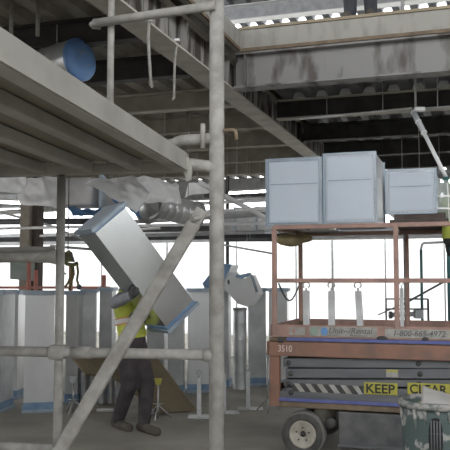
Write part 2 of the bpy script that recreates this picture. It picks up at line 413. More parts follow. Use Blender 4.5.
# ------------------------------------------------------------------ services hanging at the back
def duct_run(name, p1, p2, w, h, m, label, cat='duct', group=None, seams=6):
    p1, p2 = V(p1), V(p2); c = (p1 + p2) / 2
    ro = thing(name, label, cat, c, 0, group)
    mb = MB(); mb.bar(p1 - c, p2 - c, w, h, bev=.01); mb.build('body', m, ro)
    for i in range(seams + 1):
        t = i / seams; p = (p1 - c).lerp(p2 - c, t); d = (p2 - p1).normalized() * .02
        MB().bar(p - d, p + d, w + .05, h + .05).build('flange', 'galvflange', ro)
    return ro
def hung(ro_name, label, p1, p2, r, m, top=3.9, n=1, group=None, cat='pipe'):
    p1, p2 = V(p1), V(p2); c = (p1 + p2) / 2
    ro = thing(ro_name, label, cat, c, 0, group)
    MB().tube(p1 - c, p2 - c, r, 12).build('tube', m, ro)
    for i in range(n):
        p = (p1 - c).lerp(p2 - c, (i + .5) / n); MB().tube(p, V((p.x, p.y, top - c.z)), .005, 6).build('hanger_rod', 'pipegrey', ro)
    return ro
gp = 'pipes and conduits at the back of the hall'
far = [  # x1,y1,d1, x2,y2,d2, radius, material, shade word
    (-20, 207, 14, 200, 203, 12.5, .03, 'pipegrey'), (-20, 222, 15, 130, 221, 14, .06, 'pipedark'), (-20, 229, 13, 270, 223, 12, .025, 'pipelight'),
    (-20, 240, 16, 280, 236, 15, .05, 'pipedark'), (-20, 214, 16, 60, 209, 15.5, .05, 'pipelight'), (120, 229, 15.5, 280, 227, 14.5, .07, 'pipedark'),
    (50, 246, 17, 100, 250, 17, .03, 'pipegrey'), (130, 236, 13, 265, 232, 12.4, .03, 'pipegrey'), (165, 214, 11, 268, 208, 10.5, .022, 'pipelight'),
    (190, 204, 12, 266, 200, 11.5, .028, 'pipelight'), (200, 183, 10, 268, 219, 12, .035, 'pipelight'), (205, 196, 15.5, 268, 194, 15, .05, 'pipedark'),
    (222, 240, 14.2, 278, 240, 14, .03, 'pipedark'), (270, 240, 15, 455, 232, 12.5, .03, 'pipegrey'), (218, 244, 12.5, 275, 254, 13, .016, 'pipegrey'),
    (60, 230, 14, 110, 250, 15, .02, 'pipegrey'), (0, 212, 13, 62, 229, 14, .022, 'pipelight'), (420, 185, 16, 455, 184, 15, .04, 'pipegrey'), (386, 176, 11, 455, 171, 10.4, .02, 'pipegrey'),
    (40, 236, 12, 160, 228, 11.5, .02, 'pipelight'), (130, 222, 13.4, 268, 214, 12.6, .04, 'pipegrey'), (275, 205, 16, 300, 205, 16, .04, 'pipegrey')]
lb = {'pipegrey': 'thin grey pipe hanging among the services at the back', 'pipedark': 'dark pipe hanging among the services at the back', 'pipelight': 'pale conduit hanging among the services at the back'}
for (x1, y1, d1, x2, y2, d2, r, m) in far:
    p1, p2 = P(x1, y1, d1), P(x2, y2, d2); mid = toB((p1 + p2) / 2)
    hung('ceiling_pipe', lb[m], p1, p2, r, m, top=3.9 if mid[1] < 9 else 3.5, group=gp + ', ' + {'pipegrey': 'grey', 'pipedark': 'dark', 'pipelight': 'pale'}[m])
duct_run('ventilation_duct', P(222, 221, 15), P(285, 219, 14.2), .5, .42, 'pipegrey', 'wide grey duct hanging at the back, right of the thick scaffold pole', seams=3)
duct_run('ventilation_duct', P(-30, 201, 16.5), P(28, 200, 16), .5, .22, 'galvd', 'shallow grey duct hanging at the back left behind the column', seams=2)
M['glow'] = bpy.data.materials.new('strip_light_tube'); M['glow'].use_nodes = True
_b = M['glow'].node_tree.nodes['Principled BSDF']; _b.inputs['Emission Color'].default_value = (1, .98, .95, 1); _b.inputs['Emission Strength'].default_value = 14
for (x1, y1, x2, y2, d_, lab) in ((229, 193, 268, 191, 13.6, 'lit strip light at the back between the thick pole and the left duct box'), (-14, 201, 24, 203, 11.5, 'lit strip light hanging at the far left before the beige column'),
                              (100, 199, 150, 197, 11.0, 'lit strip light partly hidden by the sagging white plastic'), (390, 183, 452, 181, 11.5, 'lit strip light hanging behind the smallest duct box')):
    a_, b_ = P(x1, y1, d_), P(x2, y2, d_); c_ = (a_ + b_) / 2
    ro = thing('strip_light', lab, 'light', c_)
    MB().bar(a_ + V((0, 0, .03)), b_ + V((0, 0, .03)), .12, .03, bev=.005).build('housing', 'pipelight', ro, world=True)
    MB().tube(a_, b_, .022, 10).build('tube', 'glow', ro, world=True)
    for t_ in (.2, .8):
        q_ = a_.lerp(b_, t_); MB().tube(q_ + V((0, 0, .04)), V((q_.x, q_.y, 3.9)), .005, 6).build('hanger_rod', 'pipegrey', ro, world=True)
# silver spiral duct sloping down to right
def spiral(mb, p1, p2, r, n=8, seg=26):
    p1, p2 = V(p1), V(p2); pts = []; rad = []
    for i in range(n):
        for f, e in ((0, 0), (.04, .012), (.08, 0), (.96, 0)):
            pts.append(p1.lerp(p2, (i + f) / n)); rad.append(r * (1 + e * 2))
    pts.append(p2); rad.append(r)
    return mb.path(pts, rad, seg)
p1, p2 = P(156, 205, 10.0), P(196, 215, 10.4); ro = thing('spiral_duct', 'shiny round spiral duct sloping down to the right at ceiling height', 'duct', (p1 + p2) / 2)
spiral(MB(), p1, p2, .17, 6).build('body', 'spiral', ro, world=True)
d = (p2 - p1).normalized(); MB().tube(p2 - d * .03, p2 + d * .03, .185, 26).build('collar', 'zinc', ro, world=True)
MB().tube(p1 - d * .04, p1 + d * .02, .19, 26).build('collar', 'galvd', ro, world=True)
for t_ in (.2, .8):
    q_ = p1.lerp(p2, t_); MB().tube(q_ + V((0, 0, .16)), V((q_.x, q_.y, 3.9)), .006, 6).build('hanger_rod', 'pipegrey', ro, world=True)
p1, p2 = P(146, 212, 10.2), P(159, 201, 9.9); ro = thing('duct_elbow', 'short dark metal elbow at the upper end of the shiny spiral duct', 'duct', (p1 + p2) / 2)
MB().tube(p1, p2, .16, 22).build('body', 'galvd', ro, world=True)
MB().tube(p1 - V((0, .0, .0)), p1 + (p2 - p1) * .15, .175, 22).build('collar', 'zinc', ro, world=True)
# insulation wrapped box duct with blue film
c1 = P(66, 194, 9.6); c2 = P(104, 193, 9.3)
ro = thing('insulated_duct', 'white insulation-wrapped duct hanging right of the thin scaffold post', 'duct', (c1 + c2) / 2)
MB().bar(c1, c2, .5, .34, bev=.03).build('body', 'insul', ro, world=True)
MB().bar(c2 - V((.02, 0, 0)), c2 + V((.02, 0, 0)), .56, .40, bev=.01).build('flange', 'galvflange', ro, world=True)
MB().sheet([P(63, 209, 9.3), P(102, 207, 9.05), P(100, 216, 9.2), P(72, 218, 9.5)], 14, 8, .05, 4, .004, 3).build('film_flap', 'bluefilm', ro, world=True)
# plastic drapes
def drape(name, label, pts, m, amp=.06, seed=1, cat='plastic sheet'):
    c = sum((V(p) for p in pts), V()) / 4
    mb = MB(); mb.sheet(pts, 34, 24, amp, 4.2, .004, seed, edge=True)
    return tag(mb.build(name, m, loc=c, world=True), label, cat)
drape('plastic_drape', 'white plastic wrap hanging behind the far left end of the scaffold deck', [P(-14, 190, 8.8), P(24, 194, 9), P(26, 176, 8.9), P(-14, 176, 8.8)], 'whiteplastic', seed=2)
drape('plastic_drape', 'white plastic wrap pinched in folds just left of the thin scaffold post', [P(20, 205, 9.4), P(60, 207, 9.2), P(62, 178, 9), P(12, 178, 9.4)], 'whiteplastic', .09, seed=5)
drape('plastic_drape', 'large white plastic sheet sagging above the tilted duct', [P(136, 212, 8.8), P(150, 196, 8.7), P(134, 177, 8.4), P(84, 180, 8.5)], 'whiteplastic', .05, seed=8)
drape('plastic_drape', 'white plastic bundled over the elbow left of the shiny spiral duct', [P(146, 203, 9), P(182, 202, 9.2), P(178, 180, 9.4), P(132, 178, 9)], 'whiteplastic', .09, seed=11)
drape('plastic_drape', 'white plastic flap between the shiny spiral duct and the thick scaffold pole', [P(184, 195, 10.4), P(222, 193, 10.6), P(214, 186, 10.6), P(188, 182, 10.4)], 'whiteplastic', .06, seed=14)
_f = drape('blue_film', 'dark blue film hanging under the sagging white plastic sheet', [P(122, 205, 9), P(141, 218, 9), P(128, 193, 9.1), P(101, 187, 9.2)], 'bluefilm', .05, seed=20)

_q = P(112, 191, 9.1); MB().tube(_q - V((0, 0, .03)), V((_q.x, _q.y, 3.9)), .006, 6).moved(-_f.location).build('tie_cord', 'pipegrey', _f)
# blue-capped round duct at upper left
p1, p2 = P(24, 66, 10.9), P(78, 60, 10.3)
ax = V((.83, -.52, .06)).normalized(); rr = .19
p2 = P(82, 59, 6.7); p1 = p2 - ax * .62
ro = thing('round_duct', 'large round metal duct capped with blue film, at upper left', 'duct', (p1 + p2) / 2)
spiral(MB(), p1, p2 - ax * .02, rr, 3, 36).build('body', 'spiral', ro, world=True)
MB().lathe([(0, 0), (rr * .5, .018), (rr * .97, .0), (rr * 1.02, -.02), (rr * 1.015, -.05), (rr * 1.0, -.05)], p2, ax, 36).build('end_film', 'bluefilmc', ro, world=True)
for (y0_, z0_, y1_, z1_) in ((-.10, .08, .12, .05), (-.12, -.02, .02, -.10), (-.02, .12, .06, -.02)):
    e1 = ax.cross(V((0, 0, 1))).normalized(); e2 = e1.cross(ax)
    MB().path([p2 + ax * .016 + e1 * y0_ + e2 * z0_, p2 + ax * .017 + e1 * (y0_ + y1_) * .55 + e2 * (z0_ + z1_) * .45, p2 + ax * .012 + e1 * y1_ + e2 * z1_], [.002, .004, .002], 6).build('film_crease', 'paletape', ro, world=True)
MB().tube(p1 - ax * .18, p1 - ax * .02, rr * .92, 30).build('collar', 'galvd', ro, world=True)
mb = MB(); mb.lathe([(rr * 1.03, -.02), (rr * 1.05, -.01), (rr * 1.05, .01), (rr * 1.03, .01)], p1 - ax * .0, ax, 36)
mb.build('ring_flange', 'galvd', ro, world=True)
for t_ in (.15, .5):
    q_ = p1.lerp(p2, t_); MB().tube(q_ + V((0, 0, rr * .98)), V((q_.x, q_.y, 3.92)), .006, 6).build('hanger_rod', 'pipegrey', ro, world=True)
# conduit pieces hanging from the stained girder
for i, (x1, y1, x2, y2, lab) in enumerate(((149, 22, 151, 85, 'pale bent conduit hanging from the stained girder, left of the pair'), (177, 42, 174, 98, 'pale bent conduit hanging from the stained girder, right of the pair'))):
    d1 = 5.6 if i == 0 else 6.6
    a, c, e = P(x1, y1, d1), P((x1 + x2) / 2 - 1, (y1 + y2) / 2, d1), P(x2, y2, d1)
    ro = thing('hanging_conduit', lab, 'conduit', a)
    hk = [e, e + V((.01 if i == 0 else -.01, -.02, -.015)), e + V((.035 if i == 0 else -.02, -.03, -.0))]
    MB().path([a + V((0, 0, .03)), a, a.lerp(c, .5) + V((-.006, 0, 0)), c, c.lerp(e, .5), e] + hk[1:2], .012, 10).build('tube', 'scaf', ro, world=True)
    MB().box(a + V((0, 0, .015)), (.05, .05, .03), bev=.005).build('clip', 'zinc', ro, world=True)
# rods above the blue capped duct
for x in (11.5, 38):
    bot = P(x - .5, 36, 6.3)
    o = MB().tube(V((0, 0, 0)), V((0, 0, 3.9 - bot.z)), .017, 10).build('hanger_pipe', 'scaf', loc=V((bot.x, bot.y, bot.z)))
    tag(o, 'pale pipe hanger rising above the blue capped duct' + (', nearer the picture edge' if x < 20 else ', beside its metal collar'), 'pipe')
# angled tube hung at the right with rods
ro = thing('hanging_tube', 'slanted pale tube hanging down at the far right above the lift', 'pipe', P(413, 112, 8.2))
pA, pB = P(413, 111, 8.2), P(446, 177, 7.7)
MB().tube(pA, pA.lerp(pB, .34), .03, 14).build('sleeve', 'pipegrey', ro, world=True)
MB().tube(pA.lerp(pB, .34), pB, .021, 12).build('inner_tube', 'pipelight', ro, world=True)
for t in (.02, .17, .34): MB().tube(pA.lerp(pB, t) , pA.lerp(pB, t + .012), .035, 14).build('clamp', 'pipelight', ro, world=True)
MB().box(pA + V((.07, 0, .02)), (.12, .05, .05), bev=.008).build('bracket', 'zinc', ro, world=True)
MB().tube(pA + V((.03, 0, .0)), V((pA.x + .03, pA.y, 3.98)), .012, 8).build('hanger_rod', 'pipegrey', ro, world=True)
MB().tube(pB + V((0, 0, 0)), pB + V((.01, 0, -.5)), .03, 10).build('lower_tube', 'teal', ro, world=True)
ro = hung('ceiling_pipe', 'pale cable tray edge crossing to the hanging tube under the right decking', P(300, 119, 9.4), P(412, 108, 8.9), .012, 'pipelight', top=3.9, n=2)
ro = hung('ceiling_pipe', 'dark cable crossing right of the hanging tube', P(420, 109, 8.3), P(456, 106, 8.1), .012, 'pipegrey', top=3.9, n=1)

# ------------------------------------------------------------------ scaffold
YS = math.radians(-11)
S0 = V((-.2, 4.4, 0))
ro = thing('scaffold', 'grey cement-splashed tube scaffold with overhead deck in the foreground', 'scaffold', S0, YS)
MB().tube((.16, -.02, 0), (.16, -.02, 3.9), .043, 20).build('pole', 'scaf', ro)['label'] = 'thick foreground pole'
MB().tube((-.79, 0, 0), (-.79, 0, 2.17), .026, 16).build('pole', 'scaf', ro)
MB().tube((-.49, .0, 2.24), (-.49, .0, 3.9), .0205, 14).build('pole', 'scaf', ro)
MB().tube((-2.35, 0, 0), (-2.35, 0, 3.2), .026, 16).build('pole', 'scaf', ro)
for z in (0,):
    for a in (.16, -.79, -2.35):
        MB().box((a, -.02 if a > 0 else 0, .006), (.15, .15, .012)).build('base_plate', 'rust', ro)
mb = MB()   # channel-shaped outer deck beam
mb.box((-.02, -2.0, 2.225), (.012, 4.0, .10)); mb.box((-.045, -2.0, 2.174), (.06, 4.0, .008)); mb.box((-.045, -2.0, 2.276), (.06, 4.0, .008)); mb.box((-.012, -2.0, 2.180), (.02, 4.0, .012))
mb.build('side_beam', 'scafbeam', ro)
for k in range(1, 8):
    mb = MB(); mb.box((-.02 - .30 * k, -2.0, 2.215), (.07, 3.98, .06), bev=.006); mb.build('joist', 'scafbeam', ro)
for k in range(7):
    mb = MB(); mb.box((-.17 - .30 * k, -2.0, 2.262), (.285, 3.98, .022), bev=.003); mb.build('plank', 'plank', ro)
MB().box((-1.15, .015, 2.205), (2.30, .045, .062), bev=.008).build('end_beam', 'scafbeam', ro)
MB().tube((-2.4, -.02, 1.13), (.16, -.02, 1.13), .030, 16).build('ledger', 'scaf', ro)
MB().tube((-2.4, -.02, 1.675), (-.85, -.02, 1.685), .030, 16).build('ledger', 'scaf', ro)
MB().tube((-2.4, -.02, .57), (-.80, -.02, .575), .026, 16).build('ledger', 'scaf', ro)
MB().tube((-2.4, .05, 1.725), (-.85, .05, 1.735), .018, 12).build('ledger', 'scafbeam', ro)
MB().path([(-.93, -.02, 1.68), (-.86, -.02, 1.685), (-.81, -.01, 1.687)], [.030, .034, .046], 16).build('coupler', 'scaf', ro)
MB().path([(-.57, -.047, 3.075), (-.60, -.03, 3.07), (-.60, .0, 3.07), (-.57, .03, 3.075)], .018, 12).build('rail_end', 'scaf', ro)
MB().tube((-.585, -.035, 3.075), (.16, -.07, 3.12), .026, 16).build('guard_rail', 'scaf', ro)
MB().path([(-.22, .03, 2.335), (-.12, .03, 2.345), (-.06, .02, 2.36), (.02, 0, 2.36), (.16, -.02, 2.36)], [.026, .028, .034, .032, .034], 16).build('stub_tube', 'scaf', ro)
MB().path([(.16, -.02, 2.40), (.26, -.04, 2.40), (.275, -.045, 2.39), (.278, -.045, 2.345)], .011, 10).build('hook_bolt', 'rust', ro)['label'] = 'rusty hook bolt'
MB().tube((.085, -.05, 2.30), (.085, -.05, 2.44), .014, 10).build('coupler', 'scaf', ro)
MB().path([(-.06, -.0, 2.215), (0, -.01, 2.215), (.1, -.02, 2.20), (.16, -.02, 2.19)], [.03, .038, .034, .046], 16).build('coupler', 'scaf', ro)
mb = MB(); mb.prism([(-.05, -.05, 2.27), (.0, -.05, 2.25), (.02, -.05, 2.19), (.015, -.05, 2.12), (-.01, -.05, 2.11), (-.03, -.05, 2.17)], (0, .025, 0)).build('gusset', 'scafbeam', ro)
MB().box((-.79, -.015, 1.13), (.10, .10, .085), bev=.02).build('coupler', 'scaf', ro)
MB().tube((-.70, -.02, 1.13), (-.58, -.02, 1.13), .036, 16).build('coupler', 'scaf', ro)
MB().tube((.09, -.02, 1.13), (.17, -.02, 1.13), .038, 16).build('coupler', 'scaf', ro)
pa, pb = V((.045, -.085, 1.87)), V((-1.02, -.085, .12))
dd = (pb - pa).normalized()
MB().bar(pa - dd * .0, pb, .078, .05, up=(0, 1, 0), bev=.014).build('diagonal_brace', 'scaf', ro)
MB().bar(pa - dd * .09, pa + dd * .06, .07, .02, up=(0, 1, 0), bev=.004).build('brace_end', 'scaf', ro)
MB().tube((.045, -.12, 1.89), (.15, -.02, 1.93), .016, 10).build('brace_pin', 'scaf', ro)
for a in (-.02, -2.1):
    MB().tube((a, -3.9, 0), (a, -3.9, 2.17), .026, 12).build('pole', 'scaf', ro)
MB().tube((-2.1, .01, 0), (-2.1, .01, 2.17), .022, 12).build('pole', 'scaf', ro)

# ------------------------------------------------------------------ standing ducts
def rect_duct(ro, w, dpt, h, m='galv', film='top', tape=True, seam=True):
    t = .012
    mb = MB()
    for sx in (-1, 1): mb.box((sx * (w / 2 - t / 2), 0, h / 2), (t, dpt, h))
    for sy in (-1, 1): mb.box((0, sy * (dpt / 2 - t / 2), h / 2), (w - 2 * t, t, h))
    if seam:
        mb.box((0, -dpt / 2 - .004, h * .5), (w, .006, .012)); mb.box((w / 2 + .004, 0, h * .5), (.006, dpt, .012))
    mb.build('body', m, ro)
    for z in (.015, h - .015):
        mb = MB()
        for sx in (-1, 1): mb.box((sx * (w / 2 + .008), 0, z), (.022, dpt + .045, .03))
        for sy in (-1, 1): mb.box((0, sy * (dpt / 2 + .008), z), (w, .022, .03))
        mb.build('flange', 'galvflange', ro)
    if tape:
        mb = MB()
        for sx in (-1, 1): mb.box((sx * (w / 2 + .003), 0, .075), (.004, dpt + .006, .085))
        for sy in (-1, 1): mb.box((0, sy * (dpt / 2 + .003), .075), (w + .006, .004, .085))
        mb.build('edge_film', 'bluetape', ro)
    if film:
        mb = MB(); mb.sheet([(-w / 2, -dpt / 2, h + .004), (w / 2, -dpt / 2, h + .004), (w / 2, dpt / 2, h + .004), (-w / 2, dpt / 2, h + .004)], 8, 8, .006, 9, .003, random.random() * 9)
        mb.build('end_film', 'bluefilm', ro)
        mb = MB()
        for sx in (-1, 1): mb.box((sx * (w / 2 + .022), 0, h - .012), (.004, dpt + .05, .05))
        for sy in (-1, 1): mb.box((0, sy * (dpt / 2 + .022), h - .012), (w + .04, .004, .05))
        mb.build('edge_film', 'paletape', ro)
stand = [ # xl, xr, base y, height, depth, yaw(deg), metal, label
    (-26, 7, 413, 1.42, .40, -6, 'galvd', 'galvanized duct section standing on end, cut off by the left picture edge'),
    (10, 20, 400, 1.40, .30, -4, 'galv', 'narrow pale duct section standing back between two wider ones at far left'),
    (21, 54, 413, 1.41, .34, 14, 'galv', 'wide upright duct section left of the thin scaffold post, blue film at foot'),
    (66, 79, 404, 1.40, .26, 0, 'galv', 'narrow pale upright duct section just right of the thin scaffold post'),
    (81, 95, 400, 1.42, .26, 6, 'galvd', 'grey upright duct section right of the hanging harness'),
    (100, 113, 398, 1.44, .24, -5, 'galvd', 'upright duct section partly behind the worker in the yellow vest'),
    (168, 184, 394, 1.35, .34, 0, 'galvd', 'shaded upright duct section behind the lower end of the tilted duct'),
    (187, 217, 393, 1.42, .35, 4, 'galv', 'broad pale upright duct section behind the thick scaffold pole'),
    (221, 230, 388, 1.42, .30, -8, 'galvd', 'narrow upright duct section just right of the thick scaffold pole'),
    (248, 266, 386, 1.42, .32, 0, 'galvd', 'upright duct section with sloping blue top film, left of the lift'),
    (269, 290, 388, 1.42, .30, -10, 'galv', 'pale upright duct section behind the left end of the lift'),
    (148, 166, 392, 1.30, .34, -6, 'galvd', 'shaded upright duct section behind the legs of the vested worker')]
for (xl, xr, by, h, dp, yw, m, lab) in stand:
    p = F((xl + xr) / 2, by); w = (xr - xl) / ppm(p.y) * .97
    p = p + V((p.x / p.y * dp / 2, dp / 2 + .03, 0))
    ro = thing('duct_section', lab, 'duct', p, math.radians(yw), 'duct sections standing on end')
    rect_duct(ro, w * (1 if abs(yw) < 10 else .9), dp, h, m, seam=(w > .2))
# round spiral sections
def round_stand(x, by, r, h, lab, m='galvd', grp='round duct sections under the plywood'):
    p = F(x, by); ro = thing('round_duct_section', lab, 'duct', p, 0, grp)
    spiral(MB(), (0, 0, 0), (0, 0, h), r, 5, 22).build('body', m, ro)
    MB().lathe([(r * .8, h - .03), (r * 1.06, h - .03), (r * 1.06, h + .004), (r * .8, h + .004)], seg=22, closed=True).build('collar', 'galvd', ro)
for i, (x, r, h) in enumerate(((84, .05, .42), (93, .045, .42), (102, .05, .45), (111, .045, .40), (120, .05, .42))):
    round_stand(x, 403, r, h, ('slim round duct standing under the plywood, nearest the thin scaffold post', 'slim round duct standing under the plywood, second from the thin scaffold post', 'slim round duct standing under the middle of the plywood', 'slim round duct standing beside the leg of the vested worker, its left one', 'slim round duct standing hidden behind the leg of the vested worker')[i])
round_stand(240, 389, .095, 1.15, 'tall segmented round duct standing between duct sections left of the lift', 'galvd', 'tall round ducts')

# transition pieces lying on the standing ducts
def transition(name, lab, c4, depth, film_idx, off=(.1, .5, 0)):
    pass
z_top = 1.45
c = P(219, 281, 11.0)
ro = thing('duct_transition', 'tilted duct fitting with blue film ends lying on the upright ducts behind the thick pole', 'duct', c)
f4 = [P(208, 270, 10.8), P(227, 262, 10.9), P(229, 292, 10.9), P(217, 292, 10.8), P(202, 284, 10.75)]
MB().prism([P(203, 284, 10.8), P(217, 266, 10.8), P(231, 266, 10.9), P(223, 292, 10.9), P(205, 292, 10.8)], (.12, .45, .02)).build('body', 'galvd', ro, world=True)
MB().prism([P(202, 284, 10.78), P(218, 263, 10.78), P(232, 264.5, 10.85), P(222, 284, 10.85), P(208, 288, 10.78)], (.0, .02, 0)).build('end_film', 'bluetape', ro, world=True)
ro = thing('duct_transition', 'white curved duct fitting with a notched top lying on the upright ducts', 'duct', P(240, 290, 10.9))
MB().prism([P(222, 286, 10.7), P(231, 272, 10.7), P(236, 278, 10.7), P(244, 279, 10.7), P(250, 275, 10.7), P(258, 294, 10.7), P(248, 307, 10.7), P(238, 304, 10.7), P(228, 293, 10.7)], (.10, .45, .0)).build('body', 'whiteplastic', ro, world=True)
MB().path([P(235.5, 276, 10.68), P(241, 276, 10.68), P(250, 274, 10.68), P(253, 279, 10.68), P(257, 292, 10.68)], [.02, .02, .022, .02, .02], 8).build('edge_flange', 'galvflange', ro, world=True)
MB().prism([P(235, 276.5, 10.66), P(250, 273, 10.66), P(249, 276, 10.66), P(242, 279, 10.66)], (.0, .02, 0)).build('edge_film', 'bluetape', ro, world=True)
MB().prism([P(227, 281, 10.68), P(229, 279, 10.68), P(230, 283, 10.68), P(228.5, 285.5, 10.68)], (.0, .01, 0)).build('sticker', 'inkgrey', ro, world=True)

# ------------------------------------------------------------------ tilted duct carried by the worker
C0 = P(92, 228.5, 7.30)
Lv = V((.7168, .44, -1.0082)); Wv = V((.262, .16, .260)); Tv = V((-.157, .453, -.030))
Ld = Lv.normalized(); Wd = (Wv - Ld * Wv.dot(Ld)).normalized(); Td = Ld.cross(Wd); 
if Td.y < 0: Td = -Td
L, W, T = 1.313, .402, .423
def DP(l, w, t): return C0 + Ld * l + Wd * w + Td * t
ro = thing('carried_duct', 'long galvanized duct section held tilted by the worker in the yellow vest', 'duct', DP(L / 2, W / 2, T / 2))
mb = MB(); th = .012
def dbox(mb, l0, l1, w0, w1, t0, t1):
    mb.hexa([DP(l0, w0, t0), DP(l0, w1, t0), DP(l0, w1, t1), DP(l0, w0, t1), DP(l1, w0, t0), DP(l1, w1, t0), DP(l1, w1, t1), DP(l1, w0, t1)])
dbox(mb, 0, L, 0, W, 0, th); dbox(mb, 0, L, 0, W, T - th, T); dbox(mb, 0, L, 0, th, th, T - th); dbox(mb, 0, L, W - th, W, th, T - th)
mb.build('body', 'galvshiny', ro, world=True)
for l in (.0, L - .035):
    mb = MB(); e = .025
    dbox(mb, l, l + .035, -e, W + e, -e, 0); dbox(mb, l, l + .035, -e, W + e, T, T + e); dbox(mb, l, l + .035, -e, 0, 0, T); dbox(mb, l, l + .035, W, W + e, 0, T)
    mb.build('flange', 'galvflange', ro, world=True)
for l0, l1 in ((.035, .055), (L - .07, L - .035)):
    mb = MB(); e = .004
    dbox(mb, l0, l1, -e, W + e, -e, 0); dbox(mb, l0, l1, -e, W + e, T, T + e); dbox(mb, l0, l1, -e, 0, 0, T); dbox(mb, l0, l1, W, W + e, 0, T)
    mb.build('edge_film', 'bluetape', ro, world=True)
for l in (-.006, L + .002):
    mb = MB(); dbox(mb, l, l + .004, 0, W, 0, T); mb.build('end_film', 'palefilm' if l < 0 else 'bluefilm', ro, world=True)

# ------------------------------------------------------------------ plywood sheet leaning
A_ = P(68, 352, 8.9); B_ = P(152, 351, 9.9); C_ = F(197, 411); D_ = F(150, 428)
D_ = P(118, 376, 8.35)
ro = thing('plywood_sheet', 'brown plywood board propped aslant behind the vested worker', 'board', (A_ + C_) / 2)
# plane from A, B, C ; fourth corner chosen in the plane
nn = (B_ - A_).cross(C_ - A_).normalized()
Dq = A_ + (C_ - B_)
r0 = ray(112, 376); t0 = (A_ - V((0, 0, EYE))).dot(nn) / r0.dot(nn); E1 = V((0, 0, EYE)) + r0 * t0
r0 = ray(86, 374); t0 = (A_ - V((0, 0, EYE))).dot(nn) / r0.dot(nn); E0 = V((0, 0, EYE)) + r0 * t0
r0 = ray(160, 412); t0 = (A_ - V((0, 0, EYE))).dot(nn) / r0.dot(nn); E2 = V((0, 0, EYE)) + r0 * t0
MB().prism([A_, B_, C_, E2, E1, E0], nn * .018).build('board', 'ply', ro, world=True)
MB().path([A_ + nn * .009, B_ + nn * .009, C_ + nn * .009], .012, 6).build('edge_strip', 'timber', ro, world=True)

# ------------------------------------------------------------------ pipe stands with hooked tops
def stand_proto(h, w, label, loc, m='standpost', group='square stand posts on the floor', plate=.30):
    ro = thing('stand_post', label, 'stand', loc, 0, group)
    MB().box((0, 0, .006 + h / 2), (w, w, h), bev=.006).build('post', m, ro)
    MB().box((.03, 0, .004), (plate, plate * .8, .008)).build('base_plate', 'zinc', ro)
    mb = MB(); mb.tube((0, 0, h), (0, 0, h + .035), .008, 8)
    pts = [(.028 * math.sin(t), 0, h + .06 - .028 * math.cos(t)) for t in [2 * PI * k / 12 - PI * .85 + PI for k in range(11)]]
    mb.path(pts, .007, 8); mb.build('hook', 'zinc', ro)
    return ro
pr = stand_proto(.44, .05, 'square stand post with hooked top, alone left of the thick scaffold pole', F(199, 417))
for (x, y, lab, dh) in ((224, 413, 'square stand post with hooked top just right of the thick scaffold pole', 0), (248, 409, 'square stand post with hooked top halfway between thick pole and lift', 0)):
    c = copy_tree(pr); c.location = F(x, y); c['label'] = lab
def thin_stand(x, y, h, lab, head):
    ro = thing('pipe_stand', lab, 'stand', F(x, y), 0, 'thin pipe stands')
    MB().tube((0, 0, 0), (0, 0, h), .010, 8).build('rod', 'zinc', ro)
    for k in range(3):
        t = 2 * PI * k / 3 + .4; MB().tube((0, 0, .16), (.16 * math.cos(t), .16 * math.sin(t), .008), .008, 6).build('leg', 'zinc', ro)
    MB().tube((-.06, 0, h * .42), (.06, 0, h * .42), .007, 6).build('cross_pin', 'zinc', ro)
    MB().prism([(-.045, -.02, h + .05), (.045, -.02, h + .05), (.025, -.02, h - .02), (-.025, -.02, h - .02)], (0, .04, 0)).build('head', head, ro)
thin_stand(73, 413, .37, 'thin tripod pipe stand with dark head near the thin scaffold post', 'pipegrey')
thin_stand(158, 419, .40, 'thin tripod pipe stand with yellow head at the boots of the vested worker', 'yellow')
thin_stand(268, 412, .66, 'tall thin tripod pipe stand beside the left end of the lift', 'pipegrey')
for (x, y, w, lab) in ((106, 412, .22, 'short white tube lying on the floor left of the vested worker'), (151, 415, .20, 'short white tube lying on the floor behind the boots of the vested worker')):
    p = F(x, y); o = MB().tube((-w / 2, 0, .02), (w / 2, 0, .02), .02, 12).build('floor_tube', 'standpost', loc=p); tag(o, lab, 'tube')

# hanging safety harness
hp = P(68, 252, 8.3)
ro = thing('safety_harness', 'olive safety harness hanging above the upright ducts right of the thin scaffold post', 'harness', hp)
MB().sheet([P(63, 262, 8.3), P(73, 262, 8.3), P(70, 250, 8.35), P(65, 252, 8.3)], 8, 8, .03, 9, .02, 3).build('pad', 'tan' if False else 'strap', ro, world=True)
def strap(pts, r, m='strap'): MB().path([P(x, y, 8.3 + dz) for x, y, dz in pts], r, 6).build('strap', m, ro, world=True)
strap([(64, 260, 0), (67, 264, -.02), (73, 265, 0), (78, 263, .02)], .022)
strap([(72, 264, 0), (71, 275, 0), (68, 283, .02), (65, 287, 0)], .013)
strap([(73, 264, .02), (74, 274, .02), (71, 284, 0), (69, 290, 0)], .012)
strap([(77, 263, 0), (78, 272, 0), (77, 280, .02), (79, 287, 0)], .014)
strap([(62, 262, 0), (62.5, 272, .03), (66, 274, 0)], .010)
strap([(71, 252, 0), (72, 256, 0), (74, 262, 0)], .014, 'pipedark')
MB().ell(P(79, 287, 8.3), (.03, .02, .03)).build('buckle', 'pipedark', ro, world=True)
MB().tube(P(68, 251, 8.34), V((P(68, 251, 8.34).x, 8.34, 3.66)), .006, 6).build('hanger_cord', 'pipedark', ro, world=True)

